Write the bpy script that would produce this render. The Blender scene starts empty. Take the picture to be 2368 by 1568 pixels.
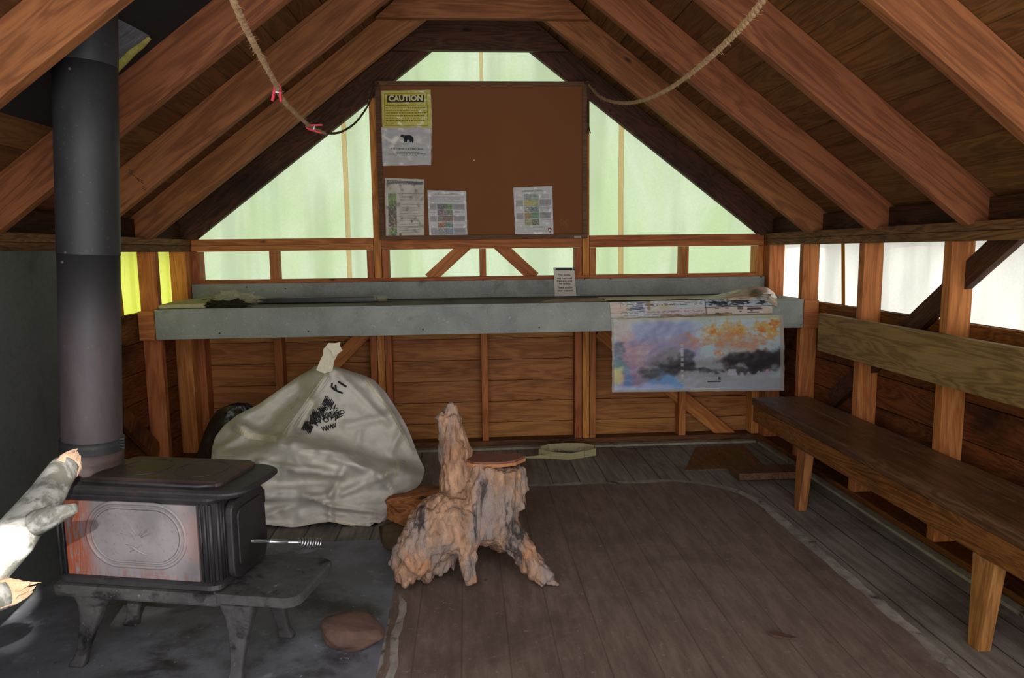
import bpy, bmesh, math, random
from mathutils import Vector, Matrix, noise
random.seed(7)
S = bpy.context.scene
COL = S.collection
PI = math.pi

# ------------------------------------------------------------------ camera
CX, CY, FPX = 1184.0, 784.0, 1648.46
YAW, PITCH, ROLL, EYE = .0625, .1234, -.0119, Vector((0, 0, 1.1522))
fwd = Vector((math.sin(YAW)*math.cos(PITCH), math.cos(YAW)*math.cos(PITCH), -math.sin(PITCH)))
rt0 = fwd.cross(Vector((0, 0, 1))).normalized()
up0 = rt0.cross(fwd)
rt = math.cos(ROLL)*rt0 + math.sin(ROLL)*up0
up = -math.sin(ROLL)*rt0 + math.cos(ROLL)*up0
cd = bpy.data.cameras.new('camera')
cd.sensor_width = 36; cd.lens = 36*FPX/2368; cd.clip_start = .05; cd.clip_end = 200
cam = bpy.data.objects.new('camera', cd); COL.objects.link(cam)
cam.matrix_world = Matrix(((rt.x, up.x, -fwd.x, EYE.x), (rt.y, up.y, -fwd.y, EYE.y), (rt.z, up.z, -fwd.z, EYE.z), (0, 0, 0, 1)))
S.camera = cam

def _ray(px, py): return rt*((px-CX)/FPX) + up*((CY-py)/FPX) + fwd
def on(px, py, n, d):
    v = _ray(px, py); n = Vector(n); return EYE + v*((d - n.dot(EYE))/n.dot(v))
def ony(px, py, Y): return on(px, py, (0, 1, 0), Y)
def onx(px, py, X): return on(px, py, (1, 0, 0), X)
def onz(px, py, Z): return on(px, py, (0, 0, 1), Z)

def wm(o): return (wm(o.parent) if o.parent else Matrix()) @ o.matrix_basis
# ------------------------------------------------------------------ mesh builder
class MB:
    def __init__(s): s.v = []; s.f = []; s.c = None
    def add(s, vs, fs):
        o = len(s.v); s.v += [Vector(v) for v in vs]; s.f += [tuple(i+o for i in f) for f in fs]; return s
    def box(s, x0, x1, y0, y1, z0, z1):
        vs = [(x, y, z) for x in (x0, x1) for y in (y0, y1) for z in (z0, z1)]
        return s.add(vs, [(0, 1, 3, 2), (4, 6, 7, 5), (0, 4, 5, 1), (2, 3, 7, 6), (0, 2, 6, 4), (1, 5, 7, 3)])
    def prism(s, poly, h, M=None):
        """poly: 3-D points (planar); h: extrusion vector"""
        h = Vector(h); n = len(poly); P = [Vector(p) for p in poly]
        fs = [tuple(range(n))[::-1], tuple(range(n, 2*n))] + [(i, (i+1) % n, n+(i+1) % n, n+i) for i in range(n)]
        return s.add(P + [p+h for p in P], fs)
    def tube(s, path, rad, n=10, cap=True, flat=1.0, twist=0):
        P = [Vector(p) for p in path]
        if not hasattr(rad, '__len__'): rad = [rad]*len(P)
        T = [(P[min(i+1, len(P)-1)]-P[max(i-1, 0)]).normalized() for i in range(len(P))]
        a = Vector((0, 0, 1)) if abs(T[0].z) < .9 else Vector((1, 0, 0))
        N = (a - T[0]*a.dot(T[0])).normalized(); vs = []
        for i in range(len(P)):
            N = (N - T[i]*N.dot(T[i])).normalized(); B = T[i].cross(N)
            for k in range(n):
                t = 2*PI*k/n + twist*i
                vs.append(P[i] + (N*math.cos(t)*flat + B*math.sin(t))*rad[i])
        fs = [(i*n+k, i*n+(k+1) % n, (i+1)*n+(k+1) % n, (i+1)*n+k) for i in range(len(P)-1) for k in range(n)]
        if cap: fs += [tuple(range(n))[::-1], tuple((len(P)-1)*n+k for k in range(n))]
        return s.add(vs, fs)
    def lathe(s, prof, n=24, c=(0, 0, 0), M=None):
        vs = []; c = Vector(c)
        for r, z in prof:
            for k in range(n):
                p = Vector((r*math.cos(2*PI*k/n), r*math.sin(2*PI*k/n), z))
                vs.append((M @ p if M else p) + c)
        m = len(prof)
        fs = [(i*n+k, i*n+(k+1) % n, (i+1)*n+(k+1) % n, (i+1)*n+k) for i in range(m-1) for k in range(n)]
        fs += [tuple(range(n))[::-1], tuple((m-1)*n+k for k in range(n))]
        return s.add(vs, fs)
    def grid(s, fn, nu, nv, flip=False):
        vs = [fn(i/nu, j/nv) for j in range(nv+1) for i in range(nu+1)]
        w = nu+1
        fs = [(j*w+i, j*w+i+1, (j+1)*w+i+1, (j+1)*w+i) for j in range(nv) for i in range(nu)]
        if flip: fs = [f[::-1] for f in fs]
        return s.add(vs, fs)
    def ribbon(s, path, wv, th=.002):
        """flat band along path, wv = width vector per point (or one)"""
        n = len(path); W = wv if isinstance(wv, list) else [wv]*n
        P = [Vector(p) for p in path]; vs = []
        for i in range(n):
            t = (P[min(i+1, n-1)]-P[max(i-1, 0)]).normalized(); w = Vector(W[i])
            nn = t.cross(w)
            nn = nn.normalized()*th/2 if nn.length > 1e-9 else Vector((0, 0, th/2))
            vs += [P[i]-w/2-nn, P[i]+w/2-nn, P[i]+w/2+nn, P[i]-w/2+nn]
        fs = [(i*4+k, i*4+(k+1) % 4, (i+1)*4+(k+1) % 4, (i+1)*4+k) for i in range(n-1) for k in range(4)]
        fs += [(3, 2, 1, 0), tuple((n-1)*4+k for k in range(4))]
        return s.add(vs, fs)
    def build(s, name, mat, parent=None, smooth=False, bevel=0, recenter=True, M=None):
        me = bpy.data.meshes.new(name)
        off = Vector((0, 0, 0))
        vs = s.v
        if parent is None and recenter and M is None and vs:
            lo = [min(v[k] for v in vs) for k in range(3)]; hi = [max(v[k] for v in vs) for k in range(3)]
            off = Vector(((lo[0]+hi[0])/2, (lo[1]+hi[1])/2, lo[2]))
        elif parent is not None:
            inv = wm(parent).inverted()
            vs = [inv @ v for v in vs]; off = Vector((0, 0, 0))
        me.from_pydata([tuple(v-off) for v in vs], [], s.f)
        bm = bmesh.new(); bm.from_mesh(me); bmesh.ops.recalc_face_normals(bm, faces=bm.faces)
        if bevel:
            es = [e for e in bm.edges if len(e.link_faces) == 2 and e.calc_face_angle(0) > .6]
            bmesh.ops.bevel(bm, geom=es, offset=bevel, segments=2, affect='EDGES', profile=.6)
        bm.to_mesh(me); bm.free()
        if smooth:
            for p in me.polygons: p.use_smooth = True
        if s.c is not None:
            a = me.color_attributes.new('paint', 'FLOAT_COLOR', 'POINT')
            for i, c in enumerate(s.c): a.data[i].color = (c[0], c[1], c[2], 1)
        me.materials.append(mat)
        o = bpy.data.objects.new(name, me); COL.objects.link(o)
        if parent is not None: o.parent = parent
        elif M is not None: o.matrix_basis = M
        else: o.location = off
        return o

def tag(o, label, cat, group=None, kind=None):
    o['label'] = label
    if cat: o['category'] = cat
    if group: o['group'] = group
    if kind: o['kind'] = kind
    return o
def thing(name, label, cat, loc, rz=0, group=None):
    o = bpy.data.objects.new(name, None); COL.objects.link(o); o.empty_display_size = .1
    o.matrix_basis = Matrix.Translation(Vector(loc)) @ Matrix.Rotation(rz, 4, 'Z')
    return tag(o, label, cat, group)
def struct(o): o['kind'] = 'structure'; return o

# ------------------------------------------------------------------ materials
def srgb(r, g, b): return tuple(((c/255)/12.92 if c <= 10.3 else (((c/255)+.055)/1.055)**2.4) for c in (r, g, b)) + (1,)
class NT:
    def __init__(s, name):
        s.m = bpy.data.materials.new(name); s.m.use_nodes = True; s.t = s.m.node_tree
        s.b = s.t.nodes['Principled BSDF']; s.out = s.t.nodes['Material Output']
    def n(s, typ, ins=None, **kw):
        d = s.t.nodes.new('ShaderNode'+typ)
        for k, v in kw.items(): setattr(d, k, v)
        for k, v in (ins or {}).items():
            sock = d.inputs[k]
            if hasattr(v, 'bl_idname') or isinstance(v, bpy.types.NodeSocket): s.t.links.new(v, sock)
            else: sock.default_value = v
        return d
    def l(s, a, b): s.t.links.new(a, b)
    def math(s, op, a, b=0.0, clamp=False):
        d = s.n('Math', {0: a, 1: b}, operation=op, use_clamp=clamp); return d.outputs[0]
    def mix(s, f, a, b, typ='MIX'):
        d = s.t.nodes.new('ShaderNodeMix'); d.data_type = 'RGBA'; d.blend_type = typ
        for k, v in ((0, f), (6, a), (7, b)):
            if isinstance(v, bpy.types.NodeSocket): s.l(v, d.inputs[k])
            else: d.inputs[k].default_value = v
        return d.outputs[2]
    def rng(s, v, a, b, c=0., d=1.):
        return s.n('MapRange', {0: v, 1: a, 2: b, 3: c, 4: d}, interpolation_type='SMOOTHSTEP').outputs[0]
    def noise(s, vec, scale, detail=4, rough=.55, dist=0):
        return s.n('TexNoise', {'Vector': vec, 'Scale': scale, 'Detail': detail, 'Roughness': rough, 'Distortion': dist}).outputs[0]
    def obj(s): return s.n('TexCoord').outputs['Object']
    def shift(s, vec):
        oi = s.n('ObjectInfo').outputs['Random']; gi = s.n('NewGeometry').outputs['Random Per Island']
        k = s.math('ADD', s.math('MULTIPLY', oi, 31.7), s.math('MULTIPLY', gi, 17.3))
        c = s.n('CombineXYZ', {0: k, 1: s.math('MULTIPLY', k, 1.7), 2: s.math('MULTIPLY', k, 2.3)}).outputs[0]
        return s.n('VectorMath', {0: vec, 1: c}, operation='ADD').outputs[0], s.math('FRACT', s.math('MULTIPLY', s.math('ADD', oi, gi), 7.13))
    def scale(s, vec, sc): return s.n('VectorMath', {0: vec, 1: sc}, operation='MULTIPLY').outputs[0]
    def bump(s, h, strength=.3, dist=.01):
        s.l(s.n('Bump', {'Height': h, 'Strength': strength, 'Distance': dist}).outputs[0], s.b.inputs['Normal'])
    def fin(s, col, rough=.7, metal=0, spec=.3):
        for k, v in (('Base Color', col), ('Roughness', rough), ('Metallic', metal), ('Specular IOR Level', spec)):
            if isinstance(v, bpy.types.NodeSocket): s.l(v, s.b.inputs[k])
            else: s.b.inputs[k].default_value = v
        return s.m

def wood(name, dark, light, axis='x', knots=.5, stain=.35, rough=.7, var=.25, ring=1.0, stcol=(14, 8, 5), spec=.25, stscale=1.6, stlo=.52):
    t = NT(name); v0, rnd = t.shift(t.obj())
    al, ac = .9, 9.0
    sc = {'x': (al, ac, ac), 'y': (ac, al, ac), 'z': (ac, ac, al)}[axis]
    v = t.scale(v0, sc)
    n1 = t.noise(v, 1.5, 3, .5, .7)
    rings = t.math('ADD', t.math('MULTIPLY', t.math('SINE', t.math('MULTIPLY', n1, 85.0*ring)), .5), .5)
    fib = t.noise(t.scale(v, tuple(5.0 if k > 2 else 2.0 for k in sc)), 4, 4, .75)
    f = t.math('ADD', t.math('MULTIPLY', rings, .2), t.math('ADD', t.math('MULTIPLY', fib, .5), t.math('MULTIPLY', n1, .33)), clamp=True)
    col = t.mix(t.rng(f, .28, .74), srgb(*dark), srgb(*light))
    if knots:
        vs = t.scale(v0, tuple(3.2 if k < 2 else 9.0 for k in sc))
        vo = t.n('TexVoronoi', {'Vector': vs, 'Scale': 1.0, 'Randomness': 1.0})
        kd = t.math('ADD', vo.outputs['Distance'], t.math('MULTIPLY', t.noise(v0, 30, 2), .06))
        kf = t.rng(kd, .07, .15, 1., 0.)
        pick = t.math('LESS_THAN', t.n('SeparateColor', {0: vo.outputs['Color']}).outputs[0], knots)
        col = t.mix(t.math('MULTIPLY', t.math('MULTIPLY', kf, pick), .9), col, srgb(*[c*.32 for c in dark]))
    big = t.noise(t.scale(v0, tuple(.7 if k < 2 else 1.6 for k in sc)), stscale, 5, .65)
    col = t.mix(t.math('MULTIPLY', t.rng(big, stlo, .72), stain), col, srgb(*stcol))
    hv = t.n('HueSaturation', {'Hue': t.math('ADD', .5, t.math('MULTIPLY', t.math('SUBTRACT', rnd, .35), .014)), 'Saturation': 1.0,
                               'Value': t.math('ADD', 1-var/2, t.math('MULTIPLY', rnd, var)), 'Color': col}).outputs[0]
    t.bump(f, .25, .004)
    return t.fin(hv, rough, 0, spec)

def speck(name, base, alt, sc=40, spots=None, rough=.8, metal=0, spec=.3, bump=.2, bd=.004, big=3, amt=.7, detail=6, stretch=(1, 1, 1)):
    t = NT(name); v = t.scale(t.obj(), stretch)
    n1 = t.noise(v, sc, detail, .65); n2 = t.noise(v, big, 5, .6, .4)
    f = t.math('ADD', t.math('MULTIPLY', n1, .5), t.math('MULTIPLY', n2, .5))
    col = t.mix(t.math('MULTIPLY', t.rng(f, .38, .62), amt), srgb(*base), srgb(*alt))
    for sp in (spots or []):
        c, s2, lo, hi = sp[:4]; st = sp[4] if len(sp) > 4 else (1, 1, 1); off = sp[5] if len(sp) > 5 else 3.3
        vv = t.n('VectorMath', {0: t.scale(t.obj(), st), 1: (off, off*1.3, off*.7)}, operation='ADD').outputs[0]
        col = t.mix(t.rng(t.noise(vv, s2, 6, .65, .3), lo, hi), col, srgb(*c))
    t.bump(t.math('ADD', n1, n2), bump, bd)
    return t.fin(col, rough, metal, spec)

def cloth(name, col, alt, trans, tcol, seamamt=.4, weave=900, fold_shade=None):
    """translucent canvas: light of the outside comes through"""
    t = NT(name); v = t.obj()
    n2 = t.noise(t.scale(v, (1, 1, .5)), 2.2, 5, .6, .6); n3 = t.noise(v, weave/10, 2)
    c = t.mix(t.rng(n2, .35, .7), srgb(*col), srgb(*alt))
    c = t.mix(t.math('MULTIPLY', t.rng(n3, .3, .7), .12), c, srgb(*[k*.8 for k in alt]))
    if fold_shade:
        bn = t.noise(t.scale(v, fold_shade), 1.0, 3, .5)
        c = t.mix(t.math('MULTIPLY', t.rng(bn, .45, .62), .55), c, srgb(*[k*.86 for k in alt]))  # soft fold shadows put into the cloth colour as stretched darker streaks
    d = t.n('BsdfDiffuse', {'Color': c}); tr = t.n('BsdfTranslucent', {'Color': c})
    mx = t.n('MixShader', {0: trans, 1: d.outputs[0], 2: tr.outputs[0]})
    t.l(mx.outputs[0], t.out.inputs[0]); t.t.nodes.remove(t.b)
    return t.m

def paint(name, rough=.5, spec=.4, bumpsc=0, bumpst=.2, bd=.003):
    t = NT(name); a = t.n('Attribute', attribute_name='paint').outputs['Color']
    v = t.obj(); n = t.noise(v, 250, 3)
    c = t.mix(t.math('MULTIPLY', t.rng(n, .3, .7), .15), a, (.02, .02, .02, 1))
    if bumpsc: t.bump(t.n('TexVoronoi', {'Vector': v, 'Scale': bumpsc}, feature='DISTANCE_TO_EDGE').outputs[0], bumpst, bd)
    return t.fin(c, rough, 0, spec)

def clear(name, tint=(235, 235, 225), rough=.15, alpha=.35):
    t = NT(name); v = t.obj()
    n = t.noise(v, 60, 4); t.bump(n, .5, .004)
    t.l(t.math('MULTIPLY', t.rng(n, .3, .75, .5, 1.3), alpha), t.b.inputs['Alpha'])
    return t.fin(srgb(*tint), rough, 0, .6)

M = {}
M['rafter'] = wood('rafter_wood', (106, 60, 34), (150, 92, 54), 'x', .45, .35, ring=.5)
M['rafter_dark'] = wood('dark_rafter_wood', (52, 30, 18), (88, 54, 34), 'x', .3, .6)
M['deck'] = wood('roof_deck_wood', (82, 50, 25), (114, 72, 39), 'y', .35, .25, ring=.6, var=.4)
M['stud'] = wood('stud_wood', (138, 76, 40), (184, 112, 64), 'x', .4, .25, ring=.5)
M['stud_pale'] = wood('pale_stud_wood', (160, 92, 44), (206, 136, 72), 'x', .4, .25, ring=.5)
M['dim'] = wood('weathered_plate_wood', (70, 44, 24), (128, 84, 50), 'x', .4, .6)
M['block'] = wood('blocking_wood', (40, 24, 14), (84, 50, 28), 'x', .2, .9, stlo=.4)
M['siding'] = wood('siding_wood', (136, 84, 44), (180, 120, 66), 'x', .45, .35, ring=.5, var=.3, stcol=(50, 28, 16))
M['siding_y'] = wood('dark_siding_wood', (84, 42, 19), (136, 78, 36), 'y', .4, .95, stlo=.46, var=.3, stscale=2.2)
M['backrest'] = wood('backrest_wood', (102, 76, 44), (148, 114, 72), 'y', .5, .25, ring=.7)
M['bench'] = wood('bench_wood', (84, 48, 22), (138, 88, 44), 'y', .4, .5, ring=1.1, rough=.5, var=.15)
M['bench_seat'] = wood('bench_seat_wood', (74, 50, 34), (116, 83, 58), 'y', .3, .5, ring=.8, rough=.42, var=.15)
M['leg'] = wood('bench_leg_wood', (112, 66, 36), (160, 104, 60), 'z', .2, .5, ring=.7)
M['cork'] = speck('cork_face', (112, 68, 36), (128, 80, 44), 260, rough=.9, bump=.1, bd=.001, big=1.2, amt=.8)
M['frame'] = wood('board_frame_wood', (78, 52, 34), (108, 76, 50), 'x', 0, .3)
M['galv'] = speck('galvanised_metal', (120, 123, 117), (152, 155, 147), 220, [((90, 90, 82), 3.5, .56, .75), ((186, 188, 180), 60, .62, .75)], rough=.62, metal=.0, spec=.4, bump=.05, bd=.001, big=5, amt=.8)
M['galv_top'] = speck('dusty_metal', (74, 68, 58), (98, 92, 80), 60, rough=.6, big=4)
# ------------------------------------------------------------------ more materials
M['canvas_back'] = cloth('back_canvas', (206, 216, 186), (190, 206, 160), .85, None, fold_shade=(5, 1, .5))
M['canvas_left'] = cloth('left_canvas', (214, 214, 120), (198, 200, 78), .85, None, fold_shade=(1, 7, .4))
M['canvas_right'] = cloth('right_canvas', (222, 220, 208), (206, 204, 190), .85, None, fold_shade=(1, 5, .5))
M['seam'] = cloth('seam_tape', (190, 170, 120), (176, 152, 100), .85, None)
M['seam_brown'] = cloth('brown_seam', (176, 140, 70), (160, 124, 60), .8, None)
def floorboards():
    t = NT('floor_boards'); v = t.obj(); x = t.n('SeparateXYZ', {0: v}).outputs[0]
    xb = t.math('DIVIDE', x, .137)
    fr = t.math('FRACT', xb); idx = t.math('FLOOR', xb)
    ln = t.math('MAXIMUM', t.rng(fr, 0, .04, 1, 0), t.rng(fr, .96, 1, 0, 1))
    rn = t.n('TexWhiteNoise', {'W': idx}, noise_dimensions='1D').outputs[0]
    n1 = t.noise(t.scale(v, (14, 1.2, 1)), 3, 5, .65); n2 = t.noise(v, 2.2, 6, .65, .5)
    c = t.mix(t.rng(n1, .3, .7), srgb(106, 97, 90), srgb(142, 133, 126))
    c = t.mix(t.math('MULTIPLY', t.rng(n2, .45, .7), .6), c, srgb(74, 56, 44))
    c = t.mix(t.math('MULTIPLY', rn, .2), c, srgb(60, 50, 46))
    c = t.mix(t.math('MULTIPLY', ln, .75), c, srgb(28, 22, 20))
    t.bump(t.math('SUBTRACT', t.math('MULTIPLY', n1, .3), ln), .4, .004)
    return t.fin(c, .65, 0, .3)
def mat_floor():
    t = NT('worn_brown_floor'); v = t.obj(); x = t.n('SeparateXYZ', {0: v}).outputs[0]
    xb = t.math('DIVIDE', x, .137); fr = t.math('FRACT', xb)
    ln = t.math('MAXIMUM', t.rng(fr, 0, .03, 1, 0), t.rng(fr, .97, 1, 0, 1))
    n1 = t.noise(t.scale(v, (9, 1.5, 1)), 3, 6, .7); n2 = t.noise(v, 1.6, 6, .65, .8); n3 = t.noise(v, 45, 4, .7)
    c = t.mix(t.rng(n1, .3, .7), srgb(94, 77, 68), srgb(120, 102, 92))
    c = t.mix(t.math('MULTIPLY', t.rng(n2, .45, .65), .55), c, srgb(78, 62, 56))
    c = t.mix(t.math('MULTIPLY', t.rng(n3, .60, .74), .6), c, srgb(150, 138, 130))
    c = t.mix(t.math('MULTIPLY', ln, .45), c, srgb(46, 36, 33))
    t.bump(t.math('SUBTRACT', t.math('MULTIPLY', n3, .15), t.math('MULTIPLY', ln, .5)), .3, .003)
    return t.fin(c, t.rng(n2, .3, .7, .5, .68), 0, .35)
M['floor'] = floorboards(); M['mat'] = mat_floor()
M['worn'] = speck('worn_pale_edge', (156, 147, 140), (104, 93, 86), 40, [((70, 58, 52), 9, .55, .68)], rough=.85, big=8, stretch=(1, .5, 1))
M['pad'] = speck('hearth_pad_surface', (88, 90, 94), (124, 124, 136), 8, [((50, 46, 46), 3.2, .52, .70), ((170, 168, 178), 40, .63, .76), ((150, 148, 158), 5, .60, .74), ((36, 33, 33), 26, .65, .72)], rough=.5, spec=.4, big=2, bump=.12)
M['shield'] = speck('heat_shield_sheet', (76, 78, 76), (92, 94, 91), 60, [((120, 120, 118), 5, .68, .8, (1, 4, .6)), ((40, 42, 42), 1.5, .5, .75)], rough=.6, big=2, bump=.06, spec=.35)
M['base'] = speck('pale_caulk_strip', (150, 144, 126), (116, 106, 88), 30, [((60, 48, 36), 8, .58, .7)], rough=.9, big=6)

D = 4.113
XL, XR = -1.531, 1.745
ZP0, ZP1 = 1.167, 1.234
XA, ZA, SL = .1035, 2.459, .763
RV = .172                       # rafter depth measured plumb
deckz = lambda x: ZA + RV - SL*abs(x-XA)
rafz = lambda x: ZA - SL*abs(x-XA)

# ------------------------------------------------------------------ the shell
struct(MB().box(-1.75, 1.97, .3, 4.3, -.06, 0).build('floor', M['floor'], recenter=False))
for sgn, nm in ((-1, 'ceiling_left'), (1, 'ceiling_right')):
    b = MB(); L = 1.83; k = math.sqrt(1+SL*SL); wv = .118; n = int(L*k/wv)+1
    for i in range(n):
        s0, s1 = i*wv/k, (i*wv+wv-.0045)/k
        for d0, d1, q0, q1 in ((0, .018, s0, s1), (.018, .03, i*wv/k-.001, (i+1)*wv/k+.001)):
            P = []
            for x, dz in ((q0, d0*k), (q1, d0*k), (q1, d1*k), (q0, d1*k)):
                X = XA + sgn*x; P.append((X, .35, deckz(X)+dz))
            b.prism(P, (0, 3.95, 0))
    struct(b.build(nm, M['deck'], recenter=False))
# back wall siding, left and right siding
def boards(b, n, h, z0, fn):
    for i in range(n): fn(z0+i*h+.0020, z0+(i+1)*h-.0020)
b = MB(); H = .1278
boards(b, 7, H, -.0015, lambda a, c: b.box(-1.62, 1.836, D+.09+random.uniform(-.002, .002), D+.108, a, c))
b.box(-1.62, 1.836, D+.107, D+.112, 0, .893)
struct(b.build('wall_back', M['siding'], recenter=False))
for sx, nm in ((-1, 'wall_left'), (1, 'wall_right')):
    b = MB(); X0 = XL-.09 if sx < 0 else XR+.09
    xa, xb = sorted((X0, X0+sx*.018)); xc, xd = sorted((X0+sx*.017, X0+sx*.022))
    boards(b, 6, .1445, .0, lambda a, c: b.box(xa, xb, .4, D+.1, a, c))
    b.box(xc, xd, .4, D+.1, 0, .867)
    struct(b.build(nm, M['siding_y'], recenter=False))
# canvas outside the frame
def fold(u, v, s=0): return .010*math.sin(9*u+2.2*v+s)+.006*math.sin(23*u-5*v+s*2)+.012*noise.noise(Vector((u*2.1+s, v*1.2, 4.4)))
SEAMS = []
for px, p0, p1, w in ((800, 230, 650, .026), (1437, 290, 640, .030), (1113, 110, 195, .018)):
    SEAMS.append((ony(px, (p0+p1)/2, D+.12).x, w, .87 if p1 > 300 else 1.9, 2.7))
cols = [(-1.66+3.53*i/110) for i in range(111)]
for x, w, a_, c_ in SEAMS: cols = [q for q in cols if abs(q-x) > w/2+.004] + [x-w/2, x+w/2]
cols.sort()
gz = lambda x, v: .87+v*(max(1.2, deckz(x)+.02)-.87)
gy = lambda x, z: D+.125+fold(x*1.2, z*.9, 1)
b = MB(); NV_ = 40
for x in cols:
    for j in range(NV_+1):
        z = gz(x, j/NV_); b.v.append(Vector((x, gy(x, z), z)))
for i in range(len(cols)-1):
    xm = (cols[i]+cols[i+1])/2
    for j in range(NV_):
        zm = gz(xm, (j+.5)/NV_)
        if any(abs(xm-x) < w/2 and a_ < zm < c_ for x, w, a_, c_ in SEAMS): continue
        k = i*(NV_+1)+j; b.f.append((k, k+NV_+1, k+NV_+2, k+1))
back = b.build('tent_canvas', M['canvas_back'], smooth=True)
tag(back, 'pale green translucent canvas glowing behind the gable framing of the back wall', 'canvas')
for x, w, a_, c_ in SEAMS:
    z1 = min(c_, deckz(x)+.01); pts = [Vector((x, gy(x, a_+(z1-a_)*i/40)-.0005, a_+(z1-a_)*i/40)) for i in range(41)]
    b = MB(); 
    for q in pts: b.v += [q-Vector((w/2+.001, 0, 0)), q+Vector((w/2+.001, 0, 0))]
    b.f = [(2*i, 2*i+1, 2*i+3, 2*i+2) for i in range(40)]
    b.build('seam', M['seam'], back, smooth=True)
for sx in (-1, 1):
    X0 = (XL-.105) if sx < 0 else (XR+.105)
    b = MB()
    b.grid(lambda u, v: Vector((X0+sx*.012+.6*fold((.4+u*3.8)*1.3, v*.4, 5+sx)*1, .4+u*3.8, .855+v*.42)), 110, 14)
    o = b.build('tent_canvas', M['canvas_left' if sx < 0 else 'canvas_right'], smooth=True)
    tag(o, 'yellow-green glowing canvas behind the left wall studs beside the stovepipe' if sx < 0 else 'bright white sunlit canvas behind the right wall studs above the bench', 'canvas')
    if sx < 0: A, B, m, w = onx(268, 575, X0), onx(285, 745, X0), M['seam_brown'], .03
    else: A, B, m, w = onx(1948, 555, X0), onx(1946, 720, X0), M['seam_brown'], .03
    pts = [A.lerp(B, i/10) for i in range(11)]
    pts = [Vector((X0+sx*.008+.6*fold(p.y*1.3, (p.z-.855)/.42*.4, 5+sx)-sx*.006, p.y, p.z)) for p in pts]
    MB().ribbon(pts, (0, w, 0), .002).build('seam', m, o)

# pale strips where the floor meets the walls
struct(MB().box(-1.5, 1.70, D-.075, D-.028, 0, .012).build('baseboard_back', M['base']))
struct(MB().box(XR-.04, XR-.005, 1.0, D-.09, 0, .012).build('baseboard_right', M['base']))
struct(MB().box(XL, XR, D, D+.09, .0, .036).build('trim_1', M['dim']))          # sole plate of the back wall
struct(MB().box(XR, XR+.09, .5, D, 0, .036).build('trim_2', M['siding_y']))
struct(MB().box(XL-.09, XL, .5, D, 0, .036).build('trim_3', M['siding_y']))

# ------------------------------------------------------------------ timber framing
def beam(name, p0, p1, w, h, mat, label, cat, group=None, face=(0, -1, 0), bev=.0025):
    """rectangular timber from p0 to p1 (centre line), w across the face, h deep along the face normal"""
    p0, p1 = Vector(p0), Vector(p1); X = (p1-p0).normalized(); F = Vector(face); F = (F-X*F.dot(X)).normalized(); W = F.cross(X)
    Mx = Matrix((X, W, F)).transposed().to_4x4(); Mx.translation = (p0+p1)/2; L = (p1-p0).length/2
    o = MB().box(-L, L, -w/2, w/2, -h/2, h/2).build(name, mat, bevel=bev, M=Mx)
    return tag(o, label, cat, group)
def rafter(sgn, yb, mat, label):
    x0, x1 = (.008, 1.60 if sgn > 0 else 1.60)
    kink = abs((XL if sgn < 0 else XR) - XA)      # seat on the wall plate
    poly2 = [(x0, rafz(XA+x0)), (kink-.02, rafz(XA+kink-.02)), (kink+.085, ZP1+.001), (kink+.085, deckz(XA+kink+.085)-.002), (x0, deckz(XA+x0)-.002)]
    th = math.atan(SL); c, s = math.cos(th), math.sin(th)
    # local x runs down the slope so that the grain follows the rafter
    Mx = Matrix(((sgn*c, 0, sgn*s, XA), (0, 1, 0, yb), (-s, 0, c, ZA), (0, 0, 0, 1)))
    inv = Mx.inverted(); P = [inv @ Vector((XA+sgn*x, yb-.042, z)) for x, z in poly2]
    hv = inv.to_3x3() @ Vector((0, .042, 0))
    o = MB().prism(P, hv).build('rafter', mat, bevel=.003, M=Mx)
    return tag(o, label, 'rafter', 'roof rafters')
YB = [1.89, 2.465, 3.05, 3.6, 4.153]; YBR = [1.84, 2.415, 3.0, 3.565, 4.153]
LN = ['nearest reddish rafter of the left slope, crossing in front of the stovepipe top',
      'left slope rafter directly behind the black stovepipe and roof flashing',
      'left slope rafter with dark grade stamps near its lower end, right of the stovepipe',
      'left slope rafter just in front of the dark gable end rafter',
      'dark gable end rafter edging the green canvas left of the bulletin board']
RN = ['nearest broad rafter of the right slope with wavy grain, in the top right corner',
      'second nearest rafter of the right slope with a paler upper edge',
      'middle rafter of the right slope, behind the hanging twine',
      'stained rafter of the right slope next to the dark gable end rafter',
      'dark gable end rafter edging the green canvas right of the bulletin board']
for i in range(5):
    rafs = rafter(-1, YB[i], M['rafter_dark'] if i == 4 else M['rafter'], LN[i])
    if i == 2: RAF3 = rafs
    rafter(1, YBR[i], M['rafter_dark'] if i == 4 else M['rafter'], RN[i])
# grade stamp marks on the third left rafter
sb = MB()
for px, py, w, h in ((302, 394, 9, 2), (302, 398, 9, 2), (302, 402, 9, 2), (309, 406, 3, 3), (316, 411, 7, 2), (320, 416, 3, 8), (326, 417, 8, 2), (328, 422, 8, 2), (334, 434, 9, 2), (334, 438, 9, 2)):
    A = [ony(px+a*w/2+b_*h*.25, py+a*w*.3+b_*h/2, YB[2]-.0428) for a, b_ in ((-1, -1), (1, -1), (1, 1), (-1, 1))]
    sb.add(A, [(0, 1, 2, 3)])
st = sb.build('grade_stamp', speck('stamp_ink', (40, 24, 18), (60, 34, 22), 90), RAF3)
st['label'] = 'faded black lumber stamp'
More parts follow.
